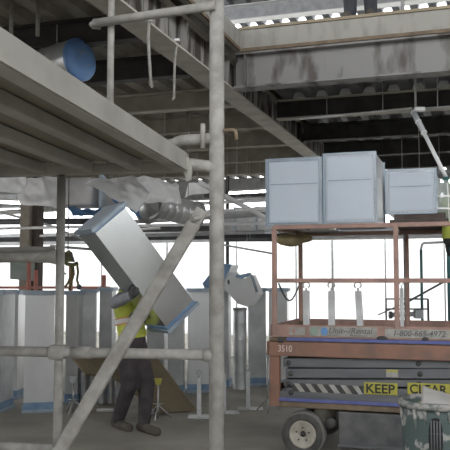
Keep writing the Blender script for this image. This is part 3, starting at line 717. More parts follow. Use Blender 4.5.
# distant orange rail, green board
ro = thing('barrier_rail', 'far red-orange post and rail barrier behind the upright ducts at left', 'barrier', F(50, 350))
def far_post(x, y0, d, r=.03): p = P(x, y0, d); MB().tube((p.x, p.y, 0), p, r, 8).build('post', 'red', ro, world=True)
for x, y0 in ((29, 262), (36, 270), (71, 264), (104, 275), (-10, 262)): far_post(x, y0, 12.3, .035)
MB().bar(P(-15, 287.5, 12.3), P(110, 287.5, 12.3), .04, .04).build('rail', 'red', ro, world=True)
o = MB().hexa([P(10, 279, 12.74), P(34, 281, 12.74), P(34, 281, 12.79), P(10, 279, 12.79), P(10, 261, 12.74), P(35, 262, 12.74), P(35, 262, 12.79), P(10, 261, 12.79)]).build('green_board', 'greenboard', loc=P(22, 270, 12.74), world=True)
tag(o, 'faded green board hanging in front of the beige column', 'board')

# ------------------------------------------------------------------ scissor lift
L0 = V((.392, 7.0, 0)); 
def ax_(px):
    k = (px - 225) / FPX; return (7 * k - .392) / (.951 + .309 * k)
def zz(y, px=276): return EYE - (y - 280) * (7 - .309 * ax_(px)) / FPX
def zq(y): return zz(y, 350)
lift = thing('scissor_lift', 'orange and grey scissor lift with duct boxes across its rails', 'lift', L0, YB)
LL = 2.55; LW = 1.10
# chassis
MB().box((LL / 2 + .05, LW / 2, zq(405.5)), (LL - .0, LW - .02, .055), bev=.008).build('chassis_frame', 'rust', lift)
MB().box((LL / 2 + .05, LW / 2, zq(398)), (LL - .06, LW - .06, .09), bev=.008).build('chassis_deck', 'liftgrey', lift)
MB().box((LL / 2 + .05, -.003, zq(400.5)), (LL - .1, .012, .028)).build('blue_stripe', 'bluestripe', lift)
MB().box(((ax_(336) + ax_(470)) / 2, .26, zq(428)), (ax_(470) - ax_(336), .46, .31), bev=.012).build('side_panel', 'chassis', lift)
MB().box(((ax_(336) + ax_(470)) / 2, .02, zq(443)), (ax_(470) - ax_(334), .03, .03), bev=.005).build('side_panel_lip', 'liftgrey', lift)
MB().box((LL / 2 + .1, LW / 2, .22), (LL * .6, .30, .16), bev=.02).build('axle_beam', 'liftdark', lift)
MB().lathe([(0, 0), (.045, 0), (.05, .02), (.05, .05), (0, .05)], (ax_(328), -.0, zq(422)), (0, 1, 0), 18).build('wheel_motor', 'liftdark', lift)
# wheels
RW = .195
def wheel(a, bb, s):
    prof = [(RW * .58, -.055), (RW * .66, -.075), (RW * .86, -.082), (RW * .95, -.07), (RW, -.05), (RW, .05), (RW * .95, .07), (RW * .86, .082), (RW * .60, .075)]
    w = MB().lathe(prof, (a, bb, RW), (0, 1, 0), 40, closed=True).build('wheel', 'tyre', lift)
    r = MB(); r.lathe([(RW * .935, -.0775), (RW * 1.004, -.052), (RW * 1.004, .052), (RW * .935, .0775)], (a, bb, RW), (0, 1, 0), 40, closed=True); r.build('tread', 'tyreside', w)
    hpf = [(0, -.03), (RW * .12, -.032), (RW * .16, -.055), (RW * .46, -.05), (RW * .56, -.072), (RW * .62, -.068), (RW * .60, .05), (0, .05)]
    MB().lathe([(r_, h_ * s) for r_, h_ in hpf], (a, bb, RW), (0, 1, 0), 32).build('hub', 'hub', w)
    MB().lathe([(0, -.065 * s), (RW * .10, -.062 * s), (RW * .13, -.03 * s), (0, -.03 * s)], (a, bb, RW), (0, 1, 0), 16).build('hub_cap', 'bolt', w)
    for k in range(5):
        t = 2 * PI * k / 5 + .3; MB().lathe([(0, -.064 * s), (.007, -.064 * s), (.007, -.04 * s), (0, -.04 * s)], (a + RW * .30 * math.cos(t), bb, RW + RW * .30 * math.sin(t)), (0, 1, 0), 8).build('wheel_nut', 'bolt', w)
for a in (ax_(302), 2.25):
    wheel(a, .03, 1); wheel(a, LW - .03, -1)
# left end posts (orange)
MB().box((.055, .03, (zq(341) + zq(408)) / 2), (.09, .06, zq(341) - zq(408)), bev=.006).build('end_plate', 'orange', lift)
MB().box((.055, LW - .03, (zq(341) + zq(408)) / 2), (.09, .06, zq(341) - zq(408)), bev=.006).build('end_plate', 'orange', lift)
MB().box((.02, LW / 2, zq(395)), (.03, LW, .1), bev=.005).build('end_bumper', 'orange', lift)
# scissor arms: folded stack of flat tubes
def arm(x0, z0, x1, z1, bb, h=.085, m='liftgrey'):
    a = MB().bar((x0, bb, z0), (x1, bb, z1), .055, h, bev=.008).build('scissor_arm', m, lift)
    for (x, z) in ((x0 + .05, z0), ((x0 + x1) / 2, (z0 + z1) / 2), (x1 - .05, z1)):
        MB().lathe([(0, -.035), (.022, -.035), (.024, -.02), (.024, .02), (0, .02)], (x, bb, z), (0, 1, 0), 12).build('pivot_pin', 'liftdark', a)
for k, (y0, y1) in enumerate(((362, 363), (372.5, 373), (382, 382.5), (391, 393))):
    arm(.13 + .02 * (k % 2), zz(y0, 285), LL - .05, zz(y0, 285) + (zz(y1, 450) - zz(y0, 285)) * 1.6, .055, .082 if k in (0, 1, 3) else .06)
    arm(.13 + .02 * (k % 2), zq(y0), LL - .05, zq(y1), LW - .06, .08)
MB().box((LL / 2, .12, (zq(357) + zq(396)) / 2), (LL - .3, .02, zq(357) - zq(396))).build('inner_arm_plate', 'liftdark', lift)
MB().box((LL / 2, LW - .12, (zq(357) + zq(396)) / 2), (LL - .3, .02, zq(357) - zq(396))).build('inner_arm_plate', 'liftdark', lift)
for k in range(3):
    MB().tube((.4 + k * .8, .1, zq(366 + 9 * k)), (.4 + k * .8, LW - .1, zq(366 + 9 * k)), .02, 10).build('cross_shaft', 'liftdark', lift)
# hazard strip on the lowest arm
zc = zz(387.5, 330); hz = .072; x0, x1 = ax_(291), ax_(361)
hs = MB().box(((x0 + x1) / 2, .025, zc), (x1 - x0, .006, hz)).build('hazard_strip', 'liftdark', lift)
n = 6
for k in range(n):
    xa = x0 + (x1 - x0) * (k + .1) / n; w = (x1 - x0) / n * .48; sl = w * 1.1
    MB().prism([(xa + sl * .0, .0215, zc + hz / 2), (xa + w, .0215, zc + hz / 2), (min(xa + w + sl, x1), .0215, zc - hz / 2), (xa + sl, .0215, zc - hz / 2)], (0, -.002, 0)).build('stripe', 'sticker', hs)
for body, xa, xb in (('KEEP', 362, 395), ('CLEAR', 405, 447)):
    yc, xc = (387.3, 378) if body == 'KEEP' else (388, 426)
    s0, s1 = ax_(xa), ax_(xb)
    sg = MB().box(((s0 + s1) / 2, .022, zz(yc, xc)), (s1 - s0, .012, .1), bev=.002).build('warning_sign', 'yellow', lift)
    text('lettering', body, 'ink', sg, s0 + .02, s1 - .02, zz(yc, xc) - .039, zz(yc, xc) + .039, .013, bold=.018)
s0, s1 = ax_(384), ax_(396); sg = MB().box(((s0 + s1) / 2, .022, zz(372.3, 390)), (s1 - s0, .006, .065)).build('small_sticker', 'sticker', lift)
MB().box(((s0 + s1) / 2, .018, zz(369.8, 390)), (s1 - s0, .004, .016)).build('sticker_band', 'yellow', sg)
# platform
MB().box((LL / 2 + .02, LW / 2, zq(341)), (LL + .02, LW, .04), bev=.005).build('platform_deck', 'rust', lift)
MB().box((LL / 2 + .02, .0, (zq(342.5) + zq(357)) / 2), (LL + .02, .05, zq(342.5) - zq(357)), bev=.008).build('platform_side_rail', 'orange', lift)
MB().box((LL / 2 + .02, LW, (zq(342.5) + zq(357)) / 2), (LL + .02, .05, zq(342.5) - zq(357)), bev=.008).build('platform_side_rail', 'orange', lift)
MB().box((.0, LW / 2, (zq(342.5) + zq(357)) / 2), (.05, LW - .06, zq(342.5) - zq(357)), bev=.008).build('platform_side_rail', 'orange', lift)
MB().box((LL / 2 + .04, -.005, zq(331.5)), (LL - .04, .02, zq(325.5) - zq(338)), bev=.003).build('toe_board', 'orangerail', lift)
MB().box((LL / 2 + .04, LW + .005, zq(331.5)), (LL - .04, .02, zq(325.5) - zq(338)), bev=.003).build('toe_board', 'orangerail', lift)
MB().box((.03, LW / 2, zq(331.5)), (.02, LW, zq(325.5) - zq(338)), bev=.003).build('toe_board', 'orangerail', lift)
MB().box((LL / 2 + .10, -.018, zq(339.6)), (LL - .15, .016, .028)).build('blue_stripe', 'bluestripe', lift)
s0, s1 = ax_(309), ax_(376)
sg = MB().box(((s0 + s1) / 2, -.019, zq(331.2)), (s1 - s0, .006, .085)).build('rental_sign', 'sticker', lift)
MB().ell((ax_(324), -.023, zq(331.2)), (.032, .003, .036), seg=16).build('logo', 'globe', sg)
MB().ell((ax_(314), -.023, zq(331.2)), (.032, .003, .034), seg=16).build('logo', 'greenink', sg)
text('lettering', 'Unit--/Rental', 'inkgrey', sg, ax_(329), ax_(372), zq(333.0), zq(327.2), -.0235, bold=.0, shear=.25)
text('lettering', 'For      Rental', 'inkgrey', sg, ax_(329), ax_(366), zq(335.4), zq(333.8), -.0235)
s0, s1 = ax_(384), ax_(458)
sg = MB().box(((s0 + s1) / 2, -.019, zq(331.8)), (s1 - s0, .006, .075)).build('phone_sign', 'sticker', lift)
text('lettering', '1-800-665-4972', 'inkgrey', sg, ax_(393), ax_(444), zq(334.2), zq(328.6), -.0235, bold=.004, shear=.2)
s0, s1 = ax_(289), ax_(305)
sg = MB().box(((s0 + s1) / 2, -.019, zq(331.5)), (s1 - s0, .006, .07)).build('small_sticker', 'sticker', lift)
MB().box(((s0 * .7 + s1 * .3), -.0235, zq(331.5)), (.02, .004, .03)).build('sticker_mark', 'red', sg)
text('number_decal', '3510', 'stencil', lift, ax_(278.5), ax_(292), zq(352.5), zq(346), -.027, bold=.01)
for x in (381, 424):
    MB().ell((ax_(x), -.02, zq(337)), (.05 if x < 400 else .03, .008, .022), seg=10).build('tar_blob', 'liftdark', lift)
MB().box((ax_(281), -.025, zq(340.5)), (.05, .03, .05), bev=.01).build('end_clip', 'liftdark', lift)
# guard rails
rr_ = .022; zt = zz(227.5); zm = zz(280.5)
def rail(p1, p2, r=rr_): MB().bar(p1, p2, r * 1.8, r * 1.8, bev=.006).build('guard_rail', 'orangerail', lift)
e0, e1 = .06, LL
for bb in (0.0, LW):
    rail((e0, bb, zt), (e1, bb, zt)); rail((e0, bb, zm), (e1, bb, zm))
    for a in (e0, ax_(396), ax_(396) + 1.05):
        MB().bar((a, bb, zq(338)), (a, bb, zt), rr_ * 1.9, rr_ * 1.9, bev=.006).build('rail_post', 'orangerail', lift)
rail((e0, 0, zt), (e0, LW, zt)); rail((e1, 0, zt), (e1, LW, zt)); rail((e1, 0, zm), (e1, LW, zm))
MB().box((e0, LW - .0, zz(330)), (.06, .05, .07), bev=.006).build('post_socket', 'rust', lift)
# chain between the end posts
ch = MB(); pts = []
c0 = V((e0 + .0, .16, zm - .03)); c1 = V((e0, LW - .1, zm - .06))
for i in range(17):
    t = i / 16; p = c0.lerp(c1, t); p.z -= .15 * math.sin(PI * t); pts.append(p)
ch.path(pts, .009, 6); ch.build('chain', 'pipedark', lift)
def LWp(a, bb, z): return L0 + v_ * a + u * bb + V((0, 0, z))
# square stand posts standing on the lift platform

for i, (x, lab) in enumerate(((306, 'white square stand post on the lift platform, nearest its left end'), (331, 'white square stand post on the lift platform, in the middle of the three with hooks'), (360, 'slightly leaning white square stand post on the lift platform'), (401, 'slim white stand post on the lift platform beside the middle rail post'))):
    bb = .30 if i < 3 else .2
    k = (x - 225) / FPX; pw = None
    # solve a so that the post stands at this bearing
    a = (k * (7 + .951 * bb) - .392 - .309 * bb) / (.951 + .309 * k)
    c = copy_tree(pr); c.location = LWp(a, bb, zq(341) + .021); c.rotation_euler.z = YB; c['label'] = lab; c['group'] = 'square stand posts on the lift platform'
    if i == 2: c.rotation_euler.y = math.radians(-3)
    c.scale = (.62, 1, 1.0) if i == 3 else (1.15, 1, .94)
# duct boxes across the rails
def box_duct(name, lab, a0, a1, b0, b1, z0, z1, film='palefilm', skew=0):
    w, dp, h = a1 - a0, b1 - b0, z1 - z0
    ro = thing(name, lab, 'duct', LWp((a0 + a1) / 2, b0, z0), YB + math.radians(skew), 'duct boxes on top of the lift rails')
    t = .012
    mb = MB(); mb.box((-w / 2 + t / 2, dp / 2, h / 2), (t, dp, h)); mb.box((w / 2 - t / 2, dp / 2, h / 2), (t, dp, h)); mb.box((0, dp / 2, t / 2), (w - 2 * t, dp, t)); mb.box((0, dp / 2, h - t / 2), (w - 2 * t, dp, t))
    mb.build('body', 'galv', ro)
    for y in (.0, dp - .03):
        mb = MB(); e = .035 if w > .45 else .022
        for sx in (-1, 1): mb.box((sx * (w / 2 - e / 2 + .012), y + .015, h / 2), (e, .03, h + .02))
        for sz in (0, 1): mb.box((0, y + .015, e / 2 - .012 if sz == 0 else h - e / 2 + .012), (w - e, .03, e))
        mb.build('flange', 'galvflange', ro)
    for y in (.008, dp - .012):
        mb = MB(); mb.sheet([(-w / 2 + .005, y, .005), (w / 2 - .005, y, .005), (w / 2 - .005, y, h - .005), (-w / 2 + .005, y, h - .005)], 14, 14, .006, 5, .002, a0 * 7)
        mb.build('end_film', film, ro)
    mb = MB(); mb.box((0, -.001, h * .62), (w - .07, .003, .006)); mb.build('tape_line', 'galvflange', ro)
    return ro
zb = zt + .021
box_duct('duct_box', 'square duct box with creased pale film, left one on the lift rails', ax_(267), ax_(321.5), .0, 1.1, zb, zb + .60)
box_duct('duct_box', 'largest square duct box with blue-grey flange, in the middle on the lift rails', ax_(325), ax_(376), .0, .7, zb, zb + .625)
bx = box_duct('duct_box', 'smaller duct box at the right on the lift rails, raised on timber', ax_(386) - .015, ax_(434) + .01, .26, 1.05, zb + .105, zb + .105 + .385)
o = MB().box((0, 0, 0), (.5, 1.0, .035), bev=.004).build('timber_block', 'brown', loc=LWp(ax_(412) + .05, .62, zb + .0175), rotz=YB); tag(o, 'dark board lying across the lift rails under the smallest duct box', 'board')
o = MB().box((0, 0, 0), (.45, .7, .066), bev=.004).build('timber_block', 'brown', loc=LWp(ax_(412) + .05, .62, zb + .069), rotz=YB); tag(o, 'second dark board stacked under the smallest duct box', 'board')
# rolled tan bag under the left box
# clear round tub beside the worker
ro = thing('clear_tub', 'ribbed clear plastic tub between the smallest duct box and the worker on the lift', 'tub', LWp(ax_(436) + .03, .42, zb))
MB().lathe([(.0, 0), (.085, 0), (.10, .02), (.115, .2), (.10, .36), (.07, .40), (0, .40)], seg=24).build('tub_body', 'clear', ro)
for z in (.13, .24): MB().lathe([(.112, z), (.12, z), (.12, z + .016), (.112, z + .016)], seg=24, closed=True).build('rib', 'pipelight', ro)
for t in (-1.2, -2.2): MB().tube((.118 * math.cos(t), .118 * math.sin(t), 0), (.10 * math.cos(t), .10 * math.sin(t), .37), .007, 6).build('rib', 'pipelight', ro)
ro = thing('canvas_bag', 'tan canvas bundle tucked under the left duct box on the lift rails', 'bag', LWp(.14, .42, zt - .12))
MB().ell((-.02, 0, .02), (.12, .12, .06), seg=14).ell((.10, .06, .045), (.10, .1, .045)).ell((-.1, 0, .03), (.07, .08, .055)).build('bundle', 'tan', ro, remesh=.02, smooth=2)
MB().path([(-.14, 0, .1), (-.06, .0, .145), (.05, 0, .15), (.16, .03, .13)], .01, 6).build('strap', 'strap', ro)
MB().bar((-.10, .40, .11), (.4, .40, .11), .02, .02).build('support_bar', 'rust', ro)

# teal rack and motor behind the lift
g0 = F(421, 392); 
ro = thing('tube_rack', 'teal tube frame with a small motor standing behind the lift', 'rack', g0)
def TP(x, y, d=9.6): return P(x, y, d)
def down(x, ytop, r=.02, m='teal', d=9.6): p = P(x, ytop, d); MB().tube((p.x, p.y, 0), p, r, 10).build('upright', m, ro, world=True)
down(405, 230, .025); down(421, 250, .018); down(448, 205, .03)
MB().path([TP(421, 250), TP(422, 244.5), TP(424, 243), TP(448, 242)], .016, 8).build('top_tube', 'pipegrey', ro, world=True)
MB().tube(TP(400, 306), TP(449, 279), .014, 8).build('diagonal_tube', 'pipedark', ro, world=True)
MB().tube(TP(378, 315), TP(398, 306), .008, 8).build('cable', 'pipedark', ro, world=True)
for y in (299, 309): MB().tube(TP(386, y), TP(428, y), .010, 8).build('frame_bar', 'pipedark', ro, world=True)
down(386, 299, .01, 'pipedark'); down(428, 299, .014, 'pipedark')
MB().tube(TP(389, 315), TP(414, 314), .03, 12).build('motor_shaft', 'pipegrey', ro, world=True)
MB().box(TP(418.5, 314), (.11, .1, .11), bev=.01).build('motor', 'pipegrey', ro, world=True)
MB().tube(TP(389, 315), TP(392, 315), .045, 12).build('pulley', 'pipedark', ro, world=True)

# ------------------------------------------------------------------ barrel in front
bc = P(437, 400, 5.6); bc.z = 0; zr = P(437, 399, 5.6).z; R0 = .262
ro = thing('barrel', 'paint-splashed green-grey plastic barrel at the lower right corner', 'barrel', bc)
MB().lathe([(0, .01), (R0 * .86, .0), (R0 * .9, .02), (R0 * .97, zr - .12), (R0 * .97, zr - .03), (R0 * .93, zr - .03), (R0 * .9, zr - .12), (R0 * .84, .04), (0, .04)], seg=44).build('body', 'drum', ro)
MB().lathe([(R0 * .94, zr - .045), (R0 * 1.05, zr - .045), (R0 * 1.07, zr - .02), (R0 * 1.05, zr), (R0 * .95, zr), (R0 * .93, zr - .02)], seg=44, closed=True).build('rim', 'drumtop', ro)
# handle recess with vertical ribs
th0 = math.atan2(-bc.y, -bc.x) - .05
def cyl(t, z, r): return (math.cos(t) * r, math.sin(t) * r, z)
mb = MB()
hz0, hz1 = zr - .37, zr - .09
N = 16
ring0 = []; 
for k in range(N):
    t = 2 * PI * k / N; sx = .30 * math.copysign(abs(math.cos(t)) ** .7, math.cos(t)); sz = math.copysign(abs(math.sin(t)) ** .8, math.sin(t))
    ring0.append((sx * .62, (hz0 + hz1) / 2 + sz * (hz1 - hz0) / 2))
outer = [mb.bm.verts.new(cyl(th0 + s_, z_, R0 * .985)) for s_, z_ in ring0]; inner = [mb.bm.verts.new(cyl(th0 + s_ * .9, z_, R0 * .90)) for s_, z_ in ring0]
mb.bm.faces.new(outer); mb.bm.faces.new(inner[::-1])
for k in range(N): mb.bm.faces.new((outer[k], outer[(k + 1) % N], inner[(k + 1) % N], inner[k]))
hd = mb.build('handle_recess', 'gloveblack', ro)
for k in range(4):
    t = th0 - .11 + k * .073; MB().tube(cyl(t, hz0 + .03, R0 * 1.0), cyl(t, hz1 - .02, R0 * 1.0), .0055, 6).build('rib', 'liftgrey', hd)
MB().tube(cyl(th0 - .17, (hz0 + hz1) / 2 + .03, R0), cyl(th0 + .17, (hz0 + hz1) / 2 + .03, R0), .005, 6).build('rib', 'liftdark', hd)
# drips
for k in range(9):
    t = th0 - 1.2 + k * .3 + random.uniform(-.05, .05); ln = random.uniform(.04, .16)
    if abs(t - th0) < .22: ln = .03
    MB().path([cyl(t, zr - .04, R0 * .985), cyl(t + .02, zr - .05 - ln * .6, R0 * .98), cyl(t + .03, zr - .05 - ln, R0 * .972)], [.016, .012, .004], 8).build('paint_drip', 'drumtop', ro)
o = MB().sheet([bc + V((-.17, -.2, zr + .0)), bc + V((.22, -.20, zr - .04)), bc + V((.18, .0, zr - .0)), bc + V((-.10, .02, zr + .085))], 14, 12, .012, 5, .01, 4).build('packing_paper', 'paper', loc=bc + V((0, 0, zr)), world=True)
tag(o, 'crumpled white packing paper lying on the rim of the barrel', 'paper')
o = MB().ell((0, 0, 0), (.2, .2, .10)).ell((.08, .05, .03), (.1, .1, .08)).build('rubbish_bundle', 'tan', loc=bc + V((0, .0, zr - .10)), remesh=.02, smooth=2)
tag(o, 'brown rubbish filling the mouth of the barrel', 'rubbish')

# ------------------------------------------------------------------ people
def hand_mesh(mb, wrist, dirv, palmn, side, curl=.6, s=1.0):
    """dirv: wrist to knuckles; palmn: out of the palm; side: thumb side"""
    d = V(dirv).normalized(); n = V(palmn); n = (n - d * n.dot(d)).normalized(); t = V(side); t = (t - d * t.dot(d) - n * t.dot(n)).normalized()
    w = V(wrist); k0 = w + d * .085 * s
    R = Matrix((t, d, n)).transposed()
    mb.ell(w + d * .045 * s, (.040 * s, .052 * s, .017 * s), R)
    for i, ln in enumerate((.072, .082, .076, .058)):
        off = (.03 - .02 * i) * s; p = k0 + t * off; a = curl * .5; dr = d; pts = [w + d * .05 * s + t * off * .8, p]
        for j in range(3):
            dr = (dr * math.cos(a) + n * math.sin(a)).normalized(); a = curl * (.7 if j else .9); p = p + dr * ln * s * (.44, .32, .24)[j]; pts.append(p)
        for q1, q2 in zip(pts, pts[1:]): mb.cone(q1, .0095 * s, q2, .0085 * s)
    p0 = w + d * .02 * s + t * .025 * s; p1 = p0 + (d * .6 + t * .8 + n * .3).normalized() * .045 * s; p2 = p1 + (d * .85 + t * .3 + n * .5).normalized() * .032 * s
    p3 = p2 + (d * .9 + n * .5).normalized() * .025 * s
    mb.cone(p0, .014 * s, p1, .012 * s); mb.cone(p1, .012 * s, p2, .0105 * s); mb.cone(p2, .0105 * s, p3, .009 * s)

def person(label, loc, J_, outfit, group=None):
    """J_: joints in world coordinates"""
    ro = thing('person', label, 'person', loc)
    g = {k: V(q) for k, q in J_.items()}
    head, neck, chest, pelvis = g['head'], g['neck'], g['chest'], g['pelvis']
    face = (g['face']).normalized(); side = (g['shoulder_r'] - g['shoulder_l']).normalized()
    upv = (neck - pelvis).normalized(); fwd = upv.cross(side).normalized()
    if fwd.dot(face) < 0: fwd = -fwd
    R = Matrix((side, fwd, upv)).transposed()
    hu = V((0, 0, 1)); hs = face.cross(hu).normalized(); RH = Matrix((hs, face, hu)).transposed()
    def torso(mb, e):
        mb.ell(chest + fwd * -.01, (.165 + e, .115 + e, .19 + e), R); mb.ell(chest.lerp(pelvis, .5), (.145 + e, .105 + e, .17 + e), R)
        mb.ell(chest.lerp(neck, .55), (.15 + e, .085 + e, .10 + e), R)
    def hips(mb, e): mb.ell(pelvis, (.155 + e, .115 + e, .12 + e), R)
    def arm_(mb, s_, e, upto=1.0):
        mb.cone(g['shoulder_' + s_], .058 + e, g['elbow_' + s_], .045 + e); mb.cone(g['elbow_' + s_], .044 + e, g['elbow_' + s_].lerp(g['wrist_' + s_], upto), .030 + e)
        mb.cone(g['shoulder_' + s_], .058 + e, chest.lerp(neck, .4), .075 + e)
    def leg_(mb, s_, e, upto=1.0):
        mb.cone(g['hip_' + s_], .088 + e, g['knee_' + s_], .060 + e); mb.cone(g['knee_' + s_], .058 + e, g['knee_' + s_].lerp(g['ankle_' + s_], upto), .040 + e)
    def foot_(mb, s_, e):
        a = g['ankle_' + s_]; t = g['toe_' + s_]; he = a - (t - a) * .28; he.z = t.z
        mb.cone(a, .042 + e, V((a.x, a.y, t.z + .03)), .042 + e); mb.cone(V((he.x, he.y, t.z + .01)), .036 + e, t + V((0, 0, 0)), .034 + e)
    mb = MB(); torso(mb, 0); hips(mb, 0)
    for s_ in 'lr': arm_(mb, s_, 0); leg_(mb, s_, 0); foot_(mb, s_, 0)
    mb.cone(chest.lerp(neck, .7), .062, head - hu * .07, .055)
    mb.ell(head + hu * .015, (.075, .095, .115), RH); mb.ell(head - hu * .055 + face * .03, (.055, .06, .065), RH)
    mb.cone(head + face * .092 + hu * .01, .010, head + face * .108 - hu * .022, .014)
    for q in (-1, 1): mb.ell(head + hs * q * .078 - hu * .005, (.012, .022, .033), RH)
    mb.ell(head + face * .088 - hu * .06, (.026, .012, .008), RH)
    for s_ in 'lr':
        w = g['wrist_' + s_]; hand_mesh(mb, w, g.get('hdir_' + s_, w - g['elbow_' + s_]), g.get('palm_' + s_, -side if s_ == 'r' else side), g.get('thumb_' + s_, fwd), g.get('curl_' + s_, V((.5, 0, 0))).x)
    body = mb.build('body', 'skin', ro, remesh=.010, smooth=2, world=True)
    for q in (-1, 1): MB().ell(head + hs * q * .032 + face * .092 + hu * .018, (.011, .008, .008), RH).build('eye', 'hat', ro, world=True)
    mb = MB(); hips(mb, .02)
    for s_ in 'lr': leg_(mb, s_, .028, 1.0)
    mb.build('trousers', outfit['pants'], ro, remesh=.014, smooth=2, world=True)
    mb = MB(); torso(mb, .016)
    for s_ in 'lr': arm_(mb, s_, .018, .95)
    mb.build('jacket', outfit['top'], ro, remesh=.014, smooth=2, world=True)
    if outfit.get('vest'):
        mb = MB(); mb.ell(chest + fwd * -.01, (.165 + .035, .115 + .035, .20 + .03), R); mb.ell(chest.lerp(pelvis, .5), (.145 + .045, .105 + .045, .19 + .02), R); mb.ell(pelvis + upv * .08, (.19, .15, .09), R)
        for s_ in 'lr': mb.cone(g['shoulder_' + s_], .082, chest.lerp(neck, .4), .10)
        v = mb.build('vest', 'hivis', ro, remesh=.014, smooth=2, world=True)
        c_ = chest.lerp(pelvis, .40)
        for k_, (m_, r_, h_) in enumerate((('orangetape', 1.0, .036), ('reflect', 1.012, .024))):
            mb = MB(); seg = 32; rings = []
            for z_ in (-h_, h_):
                rings.append([mb.bm.verts.new(c_ + (side * math.cos(t) * .203 + fwd * math.sin(t) * .158) * r_ + upv * z_) for t in [2 * PI * q / seg for q in range(seg)]])
            for q in range(seg): mb.bm.faces.new((rings[0][q], rings[0][(q + 1) % seg], rings[1][(q + 1) % seg], rings[1][q]))
            mb.build('reflective_band' if k_ else 'trim_band', m_, v, world=True)
    if outfit.get('hood'):
        mb = MB(); mb.ell(chest.lerp(neck, .9) - fwd * .05, (.11, .09, .06), R); mb.build('hood', outfit['top'], ro, remesh=.014, smooth=2, world=True)
    for s_ in 'lr':
        mb = MB(); foot_(mb, s_, .012); a = g['ankle_' + s_]; mb.cone(a, .055, a + V((0, 0, .05)), .056)
        bt = mb.build('boot', 'boot', ro, remesh=.010, smooth=2, world=True)
        for vv in bt.data.vertices:
            zf = g['toe_' + s_].z - .036 - root_of(bt).location.z
            if vv.co.z < zf: vv.co.z = zf
        mb = MB(); w = g['wrist_' + s_]
        hand_mesh(mb, w, g.get('hdir_' + s_, w - g['elbow_' + s_]), g.get('palm_' + s_, -side if s_ == 'r' else side), g.get('thumb_' + s_, fwd), g.get('curl_' + s_, V((.5, 0, 0))).x, 1.0)
        mb.cone(w - (w - g['elbow_' + s_]).normalized() * .04, .040, w, .038)
        gl = mb.build('glove', outfit['glove'], ro, world=True, remesh=.006, smooth=1)
        for vv, nv in zip(gl.data.vertices, [x.normal.copy() for x in gl.data.vertices]): vv.co += nv * .0035
    hh = head + hu * .055 - face * .01
    MB().lathe([(.14, 0), (.142, .008), (.115, .014), (.11, .05), (.09, .095), (.05, .12), (0, .128)], hh, hu, 28).build('hard_hat', outfit['hat'], ro, world=True)
    return ro

# worker carrying the duct
def PP(x, y, d): return P(x, y, d)
person('person in yellow vest and dark trousers holding the tilted duct, head hidden behind it', F(134, 427), {
    'head': PP(137, 271, 8.42), 'face': V((.9, -.2, -.15)), 'neck': PP(131, 287, 8.34), 'chest': PP(129, 306, 8.24), 'pelvis': PP(133, 342, 8.14),
    'shoulder_r': PP(123, 298, 8.06), 'elbow_r': PP(114.5, 303, 7.86), 'wrist_r': DP(.80, -.045, .135), 'hdir_r': -Td - Ld * .35, 'palm_r': Wd, 'thumb_r': -Ld, 'curl_r': V((.75, 0, 0)),
    'shoulder_l': PP(137, 298, 8.44), 'elbow_l': PP(147, 320, 8.52), 'wrist_l': DP(1.08, -.06, .46), 'hdir_l': -Td * .8 + Ld * .4, 'palm_l': Wd, 'thumb_l': Ld, 'curl_l': V((.3, 0, 0)),
    'hip_r': PP(128, 348, 8.08), 'knee_r': PP(129, 386, 8.05), 'ankle_r': PP(118, 419, 8.22), 'toe_r': F(129, 428, .036),
    'hip_l': PP(137, 348, 8.2), 'knee_l': PP(147, 384, 8.1), 'ankle_l': PP(144, 421, 8.00), 'toe_l': F(157, 432, .036)},
    dict(pants='pants', top='greycloth', vest=True, glove='glove', hat='hat', hood=True))
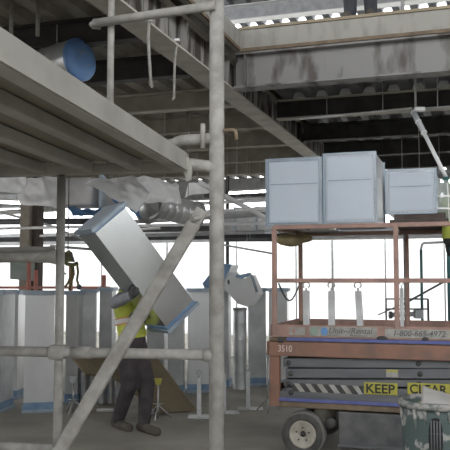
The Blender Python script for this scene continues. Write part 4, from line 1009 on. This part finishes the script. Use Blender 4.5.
# worker standing on the slab edge
ZS = 4.25
def SW(dx, dy, z): c = P(362, 12, 7.8); return V((c.x, c.y + .10, ZS)) + v_ * dx + u * dy + V((0, 0, z))
person('person in charcoal trousers standing on the slab edge overhead', SW(0, 0, 0), {
    'head': SW(0, .02, 1.63), 'face': -u, 'neck': SW(0, 0, 1.48), 'chest': SW(0, 0, 1.28), 'pelvis': SW(0, 0, .95),
    'shoulder_l': SW(.19, 0, 1.42), 'elbow_l': SW(.25, .02, 1.12), 'wrist_l': SW(.24, -.08, .88), 'shoulder_r': SW(-.19, 0, 1.42), 'elbow_r': SW(-.25, .02, 1.12), 'wrist_r': SW(-.24, -.08, .88),
    'hip_l': SW(.09, 0, .90), 'knee_l': SW(.105, -.02, .50), 'ankle_l': SW(.11, .0, .10), 'toe_l': SW(.12, -.16, .036),
    'hip_r': SW(-.09, 0, .90), 'knee_r': SW(-.10, -.02, .50), 'ankle_r': SW(-.105, .0, .10), 'toe_r': SW(-.12, -.16, .036)},
    dict(pants='denim', top='greycloth', glove='glove', hat='hat'))
# worker standing on the lift platform, mostly beyond the right edge
zf = zq(341) + .021
def LP(x, bb, z): return LWp(ax_(470) + .10 + x, .52 + bb, zf + z)
person('person in yellow jacket and black gloves on the lift, mostly beyond the right picture edge', LP(0, 0, 0), {
    'head': LP(0, -.02, 1.60), 'face': -u, 'neck': LP(0, 0, 1.45), 'chest': LP(0, 0, 1.25), 'pelvis': LP(0, .02, .93),
    'shoulder_r': LP(-.17, -.05, 1.40), 'elbow_r': P(447.5, 203, 6.95), 'wrist_r': P(447.5, 240, 6.85), 'hdir_r': V((-.05, -.1, -1)), 'shoulder_l': LP(.19, 0, 1.38), 'elbow_l': LP(.26, -.10, 1.12), 'wrist_l': LP(.2, -.30, 1.0),
    'hip_l': LP(.09, 0, .88), 'knee_l': LP(.11, -.03, .48), 'ankle_l': LP(.12, .02, .10), 'toe_l': LP(.14, -.14, .036),
    'hip_r': LP(-.09, 0, .88), 'knee_r': LP(-.10, -.03, .48), 'ankle_r': LP(-.10, .02, .10), 'toe_r': LP(-.12, -.14, .036)},
    dict(pants='denim', top='hivisd', glove='gloveblack', hat='hat'))
# guard post on slab edge
p = P(404, 10, 7.6); o = MB().tube((0, 0, 0), (0, 0, 1.1), .02, 10).box((0, 0, .01), (.1, .1, .02)).build('edge_post', 'pipegrey', loc=(p.x, p.y + .05, 4.25)); tag(o, 'short grey guard post standing on the slab edge overhead', 'post')

# ------------------------------------------------------------------ light
w = bpy.data.worlds.new('overcast'); sc.world = w; w.use_nodes = True
bg = w.node_tree.nodes['Background']; bg.inputs[0].default_value = (.965, .98, 1.0, 1); bg.inputs[1].default_value = 2.7
sc.cycles.use_denoising = True
